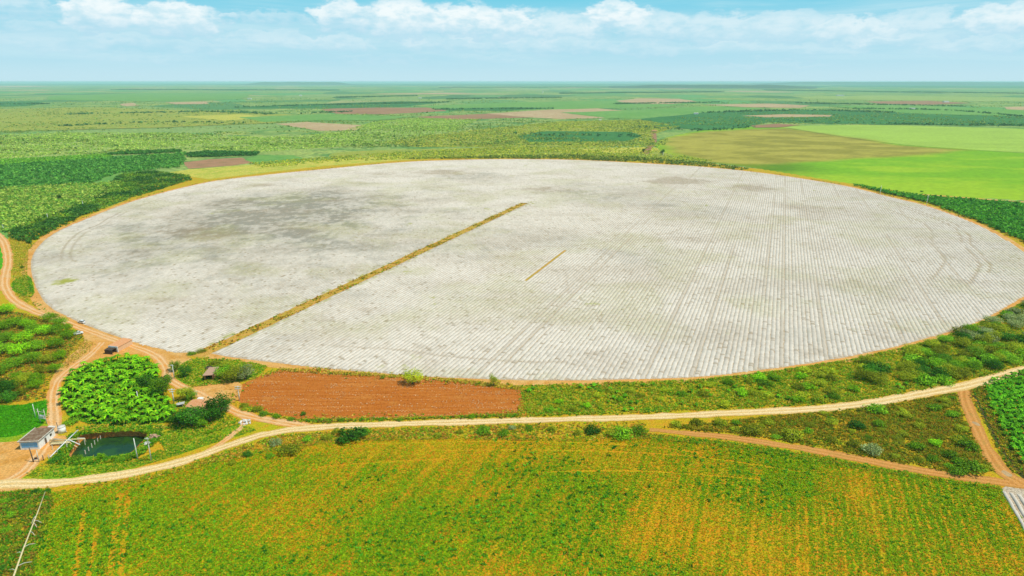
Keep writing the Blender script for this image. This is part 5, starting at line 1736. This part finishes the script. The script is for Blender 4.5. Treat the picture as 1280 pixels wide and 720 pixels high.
# posts in the pond
for n, (u, v, h_) in enumerate(((107, 567.5, 1.5), (111, 563.5, 1.5), (115, 559.5, 1.6), (118.5, 555.5, 1.5), (122, 551.5, 1.2), (125.5, 548.5, 1.2), (129.5, 546.5, 1.4))):
    fx, fy = P(u, v, WZ)
    mb = MB()
    mb.tube([(0, 0, -.5), (.03 * n, 0, h_)], [.17, .15], 8)
    tag(mb.build('pond_post', M['post'], loc=(fx, fy, WZ)), 'pale wooden post in the pond, ' + ['nearest to the road', 'second from the road', 'third from the road', 'middle one of the row', 'third from the far bank', 'second from the far bank', 'nearest to the far bank'][n], 'post', 'row of posts in the pond')


def heap(name, u, v, r, h_, n, mat, label, size):
    fx, fy = P(u, v)
    mb = MB()
    for k in range(n):
        a = random.random() * 6.28
        d_ = r * math.sqrt(random.random())
        sz_ = size * random.uniform(.5, 1.3)
        mb.rbox((d_ * math.cos(a) * 1.4, d_ * math.sin(a), h_ * (1 - d_ / r) * random.uniform(.3, 1) + sz_ * .2), (sz_, sz_ * random.uniform(.5, .9), sz_ * random.uniform(.3, .7)), random.random() * 3, random.uniform(-.5, .5))
    return tag(mb.build(name, mat, loc=(fx, fy, .05), bevel=.04), label, 'rubble')


heap('rubble_heap', 308, 528, 1.9, .7, 46, M['rubble'], 'white rubble heap beside the orange track', .65)
heap('rubble_heap', 192, 547, 1.5, 1.4, 34, M['brownrubble'], 'brown rubble mound at the right end of the pond', .7)
heap('rubble_heap', 183, 556, 1.1, .8, 26, M['rubble'], 'white broken masonry on the right pond bank', .6)
for u, v, lb_ in ((1220, 530, 'pale puddle mark on the red branch track, upper one'), (1258, 592, 'pale puddle mark on the red branch track, lower one')):
    q = np.array(P(u, v))
    th_ = np.linspace(0, 2 * math.pi, 30)[:-1]
    sheet('patch', rough_edge(q + np.c_[np.cos(th_) * 1.0, np.sin(th_) * 1.7], .5, 1.2, 4), M['tan'], .088, label=lb_, cat='soil patch')

# terracotta roofed house behind the dark trees
org, ang, wid = axes((234.5, 515.0), (251.5, 519.5))
hs = empty('house', (*org, .05), ang, 'small house with terracotta roof half hidden by dark trees', 'house')
W_, D_, H_ = wid, 6.0, 2.5
mb = MB()
mb.box(0, W_, 0, .2, 0, H_)
mb.box(0, W_, D_ - .2, D_, 0, H_)
mb.box(0, .2, .2, D_ - .2, 0, H_)
mb.box(W_ - .2, W_, .2, D_ - .2, 0, H_)
for xx_ in (0, W_ - .2):
    mb.add([(xx_, 0, H_), (xx_ + .2, 0, H_), (xx_ + .2, D_, H_), (xx_, D_, H_), (xx_, D_ / 2, H_ + 1.0), (xx_ + .2, D_ / 2, H_ + 1.0)], [(0, 1, 5, 4), (1, 2, 5), (2, 3, 4, 5), (3, 0, 4)])
mb.build('wall', M['plaster'], hs)
mb = MB()
for s_ in (0, 1):
    y0, y1 = (-.4, D_ / 2) if s_ == 0 else (D_ + .4, D_ / 2)
    z0, z1 = H_ - .13, H_ + 1.06
    mb.add([(-.35, y0, z0), (W_ + .35, y0, z0), (W_ + .35, y1, z1), (-.35, y1, z1), (-.35, y0, z0 + .12), (W_ + .35, y0, z0 + .12), (W_ + .35, y1, z1 + .12), (-.35, y1, z1 + .12)],
           [(0, 3, 2, 1), (4, 5, 6, 7), (0, 1, 5, 4), (1, 2, 6, 5), (2, 3, 7, 6), (3, 0, 4, 7)])
mb.build('roof', M['terracotta'], hs)
mb = MB()
mb.box(1.2, 2.1, -.03, -.003, 0, 2.05)
mb.build('door', M['darkwood'], hs)
fx, fy = P(226, 508)
t_ = MB()
t_.rbox((0, 0, 1.2), (3.0, 2.2, .08), .3, .12)
for ax_, ay_ in ((-1.1, -.7), (1.1, -.7), (1.0, .8), (-1.0, .8)):
    t_.tube([(ax_, ay_, 0), (ax_, ay_, 1.12)], .06, 6)
tag(t_.build('tin_shelter', M['tin'], loc=(fx, fy, .05)), 'small white tin shelter left of the terracotta roofed house', 'shelter')
fx, fy = P(251, 502)
t_ = MB()
t_.box(-.9, .9, -.7, .7, 0, 1.4)
t_.box(-1.0, 1.0, -.8, .8, 1.404, 1.52)
tag(t_.build('cistern', M['whitewall'], loc=(fx, fy, .05), bevel=.03), 'little white cistern behind the terracotta roof', 'cistern')

# clay hut
org, ang, wid = axes((255.5, 475.5), (266, 475.5))
ht = empty('clay_hut', (*org, .05), ang + .1, 'clay hut with dark open front under the olive tree', 'hut')
W_, D_, H_ = wid, 7.5, 2.3
mb = MB()
mb.box(0, .22, 0, D_, 0, H_)
mb.box(W_ - .22, W_, 0, D_, 0, H_)
mb.box(.22, W_ - .22, D_ - .22, D_, 0, H_)
mb.box(.22, .7, 0, .22, 0, H_)
mb.build('wall', M['brick'], ht)
mb = MB()
mb.rbox((W_ / 2, D_ / 2 - .2, H_ + .16), (W_ + .6, D_ + .9, .16), 0, .03)
mb.build('roof', M['brownrubble'], ht)
mb = MB()
mb.box(.3, W_ - .3, .3, D_ - .3, .004, .03)
mb.build('floor_slab', M['dark'], ht)
fx, fy = P(261.5, 461.5)
t_ = MB()
t_.box(-1.3, 1.3, -.9, .9, 0, .12)
t_.box(-1.2, 1.2, .7, .85, .124, 1.1)
t_.box(-1.2, -1.05, -.8, .7, .124, .9)
t_.rbox((.3, -.1, .95), (1.7, 1.2, .1), .3, .2)
tag(t_.build('ruined_pen', M['darkwood'], loc=(fx, fy, .05)), 'small dark ruined pen behind the clay hut', 'ruin')

# shed with a dark open lean-to beside the orange track
org, ang, wid = axes((147.5, 440.5), (166, 430.5))
sh = empty('shed', (*org, .06), ang, 'long orange roofed shed with white end and dark open lean-to', 'shed')
W_, D_, H_ = wid, 4.4, 2.4
mb = MB()
mb.box(.2, W_, 0, .18, 0, H_)
mb.box(.2, W_, D_ - .18, D_, 0, H_)
mb.box(W_ - .18, W_, .18, D_ - .18, 0, H_)
mb.build('wall', M['plaster'], sh)
mb = MB()
mb.box(-.05, .19, -.2, .5, 0, H_ + .5)
mb.box(-.05, .19, .5, D_ + .1, 2.1, H_ + .5)
mb.box(-.05, .19, D_ - .4, D_ + .1, 0, 2.096)
mb.build('end_wall', M['whitewall'], sh)
mb = MB()
mb.add([(.2, -.25, H_ + .0), (W_ + .2, -.25, H_), (W_ + .2, D_ + .25, H_ + .55), (.2, D_ + .25, H_ + .55), (.2, -.25, H_ + .12), (W_ + .2, -.25, H_ + .12), (W_ + .2, D_ + .25, H_ + .67), (.2, D_ + .25, H_ + .67)],
       [(0, 3, 2, 1), (4, 5, 6, 7), (0, 1, 5, 4), (1, 2, 6, 5), (2, 3, 7, 6), (3, 0, 4, 7)])
mb.build('roof', M['terracotta'], sh)
lt = MB()
lt.rbox((-1.5, D_ / 2 + .3, 2.15), (2.8, D_ - .4, .1), 0, .08)
lt.box(-2.8, -.06, D_ - .1, D_ - .02, 0, 2.0)
lt.box(-2.85, -2.75, .6, D_ - .1, 0, 1.9)
lto = lt.build('lean_to', M['dark'], sh)
mb = MB()
for xx_, yy_ in ((-2.7, .6), (-.3, .6)):
    mb.tube([(xx_, yy_, 0), (xx_, yy_, 2.0)], .08, 6)
mb.build('post', M['darkwood'], lto)


# cars
def extrude_profile(mb, prof, y0, y1, inset=0.0):
    n = len(prof)
    v = [(x_, y0, z_) for x_, z_ in prof] + [(x_, y1, z_) for x_, z_ in prof]
    f = [tuple(range(n)), tuple(range(2 * n - 1, n - 1, -1))]
    for i in range(n):
        j = (i + 1) % n
        f.append((i, i + n, j + n, j))
    mb.add(v, f)


def car(name, u, v, rz, label, pickup=False):
    root = empty(name, (*P(u, v), .08), rz, label, 'car')
    mb = MB()
    body = [(-2.1, .35), (-2.15, .75), (-2.05, .95), (-1.2, 1.0), (1.0, 1.0), (1.95, .86), (2.12, .65), (2.1, .32)]
    extrude_profile(mb, body, -.85, .85)
    b = mb.build('body', M['carpaint'], root, .05)
    x0, x1 = (-.45, 1.05) if pickup else (-1.7, 1.05)
    gl = MB()
    # tapered glasshouse
    v8 = [(x0, -.78, 1.01), (x1, -.78, 1.01), (x1, .78, 1.01), (x0, .78, 1.01), (x0 + .22, -.62, 1.50), (x1 - .62, -.62, 1.50), (x1 - .62, .62, 1.50), (x0 + .22, .62, 1.50)]
    gl.add(v8, [(0, 3, 2, 1), (4, 5, 6, 7), (0, 1, 5, 4), (1, 2, 6, 5), (2, 3, 7, 6), (3, 0, 4, 7)])
    gl.build('window', M['glass'], root)
    rf = MB()
    rf.box(x0 + .15, x1 - .55, -.66, .66, 1.503, 1.56)
    for sx, sx2 in ((x0, x0 + .22), (x1, x1 - .62), ((x0 + x1) / 2 - .2, (x0 + x1) / 2 - .2)):
        for sy in (-1, 1):
            rf.tube([(sx, .79 * sy, 1.0), (sx2, .635 * sy, 1.51)], .045, 5)
    rf.build('roof', M['carpaint'], root, .02)
    if pickup:
        bd = MB()
        bd.box(-2.0, -.55, -.70, .70, 1.003, 1.02)
        bd.build('cargo_bed', M['rubber'], root)
        bd = MB()
        bd.box(-2.1, -.5, -.84, -.74, 1.0, 1.2)
        bd.box(-2.1, -.5, .74, .84, 1.0, 1.2)
        bd.box(-2.12, -2.04, -.738, .738, 1.0, 1.2)
        bd.build('bed_rail', M['carpaint'], root)
    for sx in (-1.3, 1.3):
        for sy in (-1, 1):
            w_ = MB()
            w_.tube([(sx, sy * .70, .33), (sx, sy * .90, .33)], .33, 16)
            wo = w_.build('wheel', M['rubber'], root)
            r_ = MB()
            r_.tube([(sx, sy * .89, .33), (sx, sy * .915, .33)], .2, 12)
            r_.build('rim', M['rim'], wo)
    for sy in (-1, 1):
        h_ = MB()
        h_.box(2.05, 2.125, sy * .68 - .14, sy * .68 + .14, .62, .78)
        h_.build('headlight', M['lamp'], root)
        h_ = MB()
        h_.box(-2.17, -2.1, sy * .7 - .1, sy * .7 + .1, .68, .92)
        h_.build('taillight', M['taillamp'], root)
    root.scale = (.97, .97, 1.05)
    return root


car('parked_car', 102.3, 404.0, math.radians(160), 'white hatchback parked on the track at the rim of the white field')
car('pickup_truck', 98.3, 418.0, math.radians(35), 'white pickup parked beside the thorn trees below the hatchback', True)

# fallen pole lying across the lower left weeds
a, b = np.array(P(57.3, 617.5)), np.array(P(14, 735))
fpz = empty('fallen_pole', (*b, .5), math.atan2(*(a - b)[::-1]), 'long pale fallen pole with broken arms across the lower left weeds', 'fallen pole')
L_ = np.hypot(*(a - b))
mb = MB()
mb.tube([(0, 0, .35), (L_ * .35, .1, .45), (L_ * .7, -.1, .5), (L_, 0, .35)], [.24, .2, .16, .09], 8)
mb.build('shaft', M['deadwood'], fpz, sm=True)
for fr_, dx_, dy_, dz_ in ((.64, -1.6, -2.0, .2), (.62, -2.6, -1.2, .1), (.52, -2.4, -1.5, .3), (.36, .5, -2.3, .2), (.30, .8, 1.4, .1), (.17, .6, -3.0, .2), (.13, 1.2, 1.6, .2), (.70, -3.5, .5, .2)):
    mb = MB()
    mb.tube([(L_ * fr_, 0, .45), (L_ * fr_ + dx_ * .5, dy_ * .5, .5 + dz_), (L_ * fr_ + dx_, dy_, .3)], [.09, .08, .05], 6)
    mb.build('broken_arm', M['post'], fpz)

# covered rows at the right corner
c0 = np.array(P(1252, 613))
dr = np.array(P(1302, 690)) - np.array(P(1258, 614))
dr /= np.hypot(*dr)
tr = np.array([-dr[1], dr[0]])
for k in range(13):
    o0 = c0 + tr * (k * 1.9 + .4)
    n = 20
    ring_ = []
    st_ = 1.0 + .5 * k
    for i in range(n):
        q = o0 + dr * (i * 1.9 + st_ * .3) + tr * random.uniform(-.08, .08)
        hgt, wd_ = (.03 if i in (0, n - 1) else random.uniform(.34, .5)), random.uniform(.5, .62)
        ring_.append([(*(q + tr * (-math.cos(aa) * wd_)), .062 + math.sin(aa) * hgt) for aa in np.linspace(0, math.pi, 7)])
    V = np.array(ring_).reshape(-1, 3)
    idx = np.arange(n * 7).reshape(n, 7)
    F = np.stack([idx[:-1, :-1], idx[:-1, 1:], idx[1:, 1:], idx[1:, :-1]], -1).reshape(-1, 4)
    nn_ = len(V)
    o = link('row_cover', mesh_np('row_cover', V, F, 4, M['cover'], attrs={'dirt': .05 + .25 * R.random(nn_), 'weed': np.zeros(nn_)}))
    tag(o, 'white fleece row cover in the right corner, ' + ['closest to the crop', 'second from the crop', 'third from the crop', 'fourth from the crop', 'fifth from the crop', 'sixth from the crop', 'seventh from the crop', 'eighth from the crop', 'ninth from the crop', 'tenth from the crop', 'eleventh from the crop', 'second from the far side', 'farthest from the crop'][k], 'row cover', 'row covers in the right corner')

# far farm houses
for n, (u, v, w_, h_, lb_) in enumerate(((678.5, 117, 14, 24, 'tall white water tower near the middle horizon'), (1182, 128, 34, 8, 'long white far barn on the right plain'), (376, 120, 20, 10, 'white far building on the left plain'), (870, 143, 16, 6, 'white farm house in the dark plantation'),
                                         (1140, 137, 22, 7, 'white farm house among far trees at right'), (312, 124, 26, 7, 'pale farm house near the left far clearing'), (818, 165, 12, 4.5, 'pink house at the head of the pinkish track'), (750, 151, 8, 4, 'tiny white hut beside the olive pasture'),
                                         (1050, 120, 60, 9, 'long pale far shed towards the right horizon'), (525, 123, 22, 7, 'pale far house near the middle tree belt'))):
    fx, fy = P(u, v)
    tower = 'tower' in lb_
    fh = empty('water_tower' if tower else 'farm_building', (fx, fy, .3), random.uniform(-.3, .3), lb_, 'water tower' if tower else 'farm building')
    mb = MB()
    if tower:
        mb.tube([(0, 0, 0), (0, 0, h_ * .75)], [w_ * .22, w_ * .18], 12)
        mb.build('shaft', M['whitewall'], fh)
        mb = MB()
        mb.tube([(0, 0, h_ * .752), (0, 0, h_ * .8), (0, 0, h_), (0, 0, h_ * 1.05)], [w_ * .2, w_ * .45, w_ * .45, w_ * .1], 16)
        mb.build('tank', M['whitewall'], fh)
    else:
        d_ = w_ * .5
        mb.box(-w_ / 2, w_ / 2, -d_ / 2, d_ / 2, 0, h_ * .7)
        mb.build('wall', M['whitewall'] if 'pink' not in lb_ else M['plaster'], fh)
        mb = MB()
        z0, z1 = h_ * .704, h_
        mb.add([(-w_ / 2 - .4, -d_ / 2 - .4, z0), (w_ / 2 + .4, -d_ / 2 - .4, z0), (w_ / 2 + .4, d_ / 2 + .4, z0), (-w_ / 2 - .4, d_ / 2 + .4, z0), (-w_ / 2 - .4, 0, z1), (w_ / 2 + .4, 0, z1)],
               [(0, 1, 5, 4), (2, 3, 4, 5), (1, 2, 5), (3, 0, 4), (0, 3, 2, 1)])
        mb.build('roof', M['tin'] if 'pink' not in lb_ else M['terracotta'], fh)

# ------------------------------------------------------------------ air
hz, nt = new_mat('haze_air')
pv = N(nt, 'ShaderNodeVolumePrincipled')
pv.inputs['Color'].default_value = (.60, .90, 1.0, 1)
pv.inputs['Density'].default_value = 4.6e-5
pv.inputs['Anisotropy'].default_value = 0
o = N(nt, 'ShaderNodeOutputMaterial')
nt.links.new(pv.outputs[0], o.inputs['Volume'])
mb = MB()
mb.box(-72000, 72000, -4000, 72000, -4.0, 124)
tag(mb.build('haze', hz), 'thin blue haze over the plain', 'haze', None, 'stuff')

# ------------------------------------------------------------------ sky, sun, camera
SUN_EL, SUN_AZ = math.radians(58), math.radians(105)     # azimuth clockwise from +Y
w = bpy.data.worlds.new('World')
sc.world = w
w.use_nodes = True
nt = w.node_tree
nt.nodes.clear()
sky = N(nt, 'ShaderNodeTexSky')
sky.sky_type = 'NISHITA'
sky.sun_disc = False
sky.sun_elevation = SUN_EL
sky.sun_rotation = SUN_AZ
sky.altitude = 100
sky.air_density = 1.0
sky.dust_density = 1.0
sky.ozone_density = 1.5
tc = N(nt, 'ShaderNodeTexCoord').outputs['Generated']
sx = N(nt, 'ShaderNodeSeparateXYZ')
nt.links.new(tc, sx.inputs[0])
az = math_(nt, 'MULTIPLY', math_(nt, 'ARCTAN2', sx.outputs[0], sx.outputs[1]), 57.2958)
el = math_(nt, 'MULTIPLY', math_(nt, 'ARCSINE', sx.outputs[2]), 57.2958)
cv = N(nt, 'ShaderNodeCombineXYZ')
nt.links.new(math_(nt, 'MULTIPLY', az, .22), cv.inputs[0])
nt.links.new(math_(nt, 'MULTIPLY', el, .62), cv.inputs[1])
nz = noise(nt, cv.outputs[0], 1.0, 6, .55, .2)
cf = N(nt, 'ShaderNodeCombineXYZ')
nt.links.new(math_(nt, 'MULTIPLY', az, .55), cf.inputs[0])
nt.links.new(math_(nt, 'MULTIPLY', el, 1.15), cf.inputs[1])
nzf = noise(nt, cf.outputs[0], 1.0, 8, .6, .1)
cf2 = N(nt, 'ShaderNodeVectorMath', operation='ADD')
nt.links.new(cf.outputs[0], cf2.inputs[0])
cf2.inputs[1].default_value = (37.3, 11.7, 4.1)
nzg = noise(nt, cf2.outputs[0], 1.0, 8, .6, .1)
tint = mixc(nt, 1.0, sky.outputs[0], (.80, 1.06, 1.02), 'MULTIPLY')
top = mixc(nt, mrange(nt, el, 2.5, 7.5), (4.5, 7.5, 8.7), (1.5, 6.2, 8.1))
top = mixc(nt, mrange(nt, el, 2.2, .1), top, (5.5, 7.9, 8.8))
base = mixc(nt, mrange(nt, el, 12, 40), top, tint)
# thin veils
cv2 = N(nt, 'ShaderNodeCombineXYZ')
nt.links.new(math_(nt, 'MULTIPLY', az, .07), cv2.inputs[0])
nt.links.new(math_(nt, 'MULTIPLY', el, .9), cv2.inputs[1])
veil = noise(nt, cv2.outputs[0], 1.0, 5, .6, .3)
vf = math_(nt, 'MULTIPLY', mrange(nt, veil, .40, .66), math_(nt, 'MULTIPLY', mrange(nt, el, .3, 2.5), mrange(nt, el, 7.5, 4.6)))
base = mixc(nt, math_(nt, 'MULTIPLY', vf, .5), base, (6.3, 8.5, 9.2))
# cumulus, each (azimuth, elevation of its base, half width, height, strength)
CL = []


def cl_px(u, v, wu, hv, st):
    a_ = math.degrees(math.atan2((u - 640) / FPX, CP - (v - 360) / FPX * SP))
    dn_ = SP + (v - 360) / FPX * CP
    e_ = -math.degrees(math.atan2(dn_, math.hypot((u - 640) / FPX, CP - (v - 360) / FPX * SP)))
    k_ = 57.3 / FPX
    CL.append((a_, e_, wu * k_ * .85, hv * k_, st))


for c in ((20, 14, 40, 16, .6), (122, 30, 44, 30, 1.0), (218, 36, 58, 28, 1.0), (340, 28, 50, 12, .5), (285, 24, 14, 6, .7), (430, 30, 46, 26, .95), (505, 40, 60, 36, 1.0), (580, 40, 60, 30, 1.0), (640, 44, 50, 30, .95), (770, 30, 48, 24, 1.0), (705, 46, 60, 26, .8),
          (820, 46, 60, 26, .75), (900, 46, 70, 24, .7), (980, 44, 60, 24, .7), (1060, 48, 60, 22, .8), (1150, 42, 60, 22, .7), (1250, 36, 40, 22, .9), (40, 60, 90, 14, .45), (150, 54, 50, 10, .5), (250, 62, 80, 10, .4), (330, 52, 60, 12, .55), (420, 60, 70, 14, .6), (560, 62, 80, 14, .5), (690, 64, 90, 14, .5), (620, 76, 60, 8, .35), (800, 66, 70, 12, .45), (910, 64, 60, 12, .5), (1010, 68, 70, 10, .45), (1120, 58, 60, 12, .55), (1215, 62, 70, 14, .55), (480, 78, 70, 8, .3), (180, 76, 80, 8, .3), (960, 84, 90, 8, .3), (55, 42, 40, 12, .45)):
    cl_px(*c)
wx = math_(nt, 'ADD', math_(nt, 'MULTIPLY', math_(nt, 'SUBTRACT', nz, .5), 2.0), math_(nt, 'MULTIPLY', math_(nt, 'SUBTRACT', nzg, .5), 5.0))
wy = math_(nt, 'MULTIPLY', math_(nt, 'SUBTRACT', nzf, .5), 2.6)
azw = math_(nt, 'ADD', az, wx)
elw = math_(nt, 'ADD', el, wy)
mask = None
lit = None
for a_, e_, w_, h_, st in CL:
    dx_ = math_(nt, 'DIVIDE', math_(nt, 'SUBTRACT', azw, a_), w_)
    dy_ = math_(nt, 'DIVIDE', math_(nt, 'SUBTRACT', elw, e_ + h_ * .35), h_ * .75)
    r2 = math_(nt, 'ADD', math_(nt, 'MULTIPLY', dx_, dx_), math_(nt, 'MULTIPLY', dy_, dy_))
    m_ = math_(nt, 'MULTIPLY', mrange(nt, r2, 1.2, .45), st)
    l_ = math_(nt, 'MULTIPLY', m_, mrange(nt, dy_, -.9, .5))
    mask = m_ if mask is None else math_(nt, 'MAXIMUM', mask, m_)
    lit = l_ if lit is None else math_(nt, 'MAXIMUM', lit, l_)
ccol = mixc(nt, lit, (4.9, 7.5, 8.8), (9.2, 9.9, 10.0))
base = mixc(nt, math_(nt, 'MULTIPLY', mask, math_(nt, 'MULTIPLY', mrange(nt, nzf, .32, .6, .55, 1.0), .95)), base, ccol)
# cloud cover over the rest of the dome
dome = math_(nt, 'MULTIPLY', mrange(nt, noise(nt, tc, 3.0, 5, .6), .5, .7), mrange(nt, el, 9, 16))
base = mixc(nt, math_(nt, 'MULTIPLY', dome, .35), base, (8, 8.3, 8.4))
bg = N(nt, 'ShaderNodeBackground')
bg.inputs['Strength'].default_value = .1
nt.links.new(base, bg.inputs[0])
wo = N(nt, 'ShaderNodeOutputWorld')
nt.links.new(bg.outputs[0], wo.inputs[0])

sun = bpy.data.lights.new('sun', 'SUN')
sun.energy = 4.3
sun.angle = math.radians(.5)
sun.color = (1.0, .95, .83)
so = bpy.data.objects.new('sun', sun)
COL.objects.link(so)
sd = Vector((math.sin(SUN_AZ) * math.cos(SUN_EL), math.cos(SUN_AZ) * math.cos(SUN_EL), math.sin(SUN_EL)))
so.rotation_euler = (-sd).to_track_quat('-Z', 'Y').to_euler()
so.location = (0, 0, 300)

cam = bpy.data.cameras.new('camera')
cam.sensor_width = 36
cam.lens = 36 * FPX / 1280
cam.clip_start = 1
cam.clip_end = 250000
co = bpy.data.objects.new('camera', cam)
COL.objects.link(co)
co.location = (0, 0, H)
co.rotation_euler = (math.pi / 2 - PITCH, 0, 0)
sc.camera = co

vs = sc.view_settings
vs.view_transform = 'Standard'
vs.look = 'None'
vs.gamma = 1
vs.exposure = 0
vs.use_curve_mapping = False
sc.cycles.volume_bounces = 1
sc.cycles.max_bounces = 6
sc.cycles.diffuse_bounces = 3
sc.cycles.transparent_max_bounces = 8
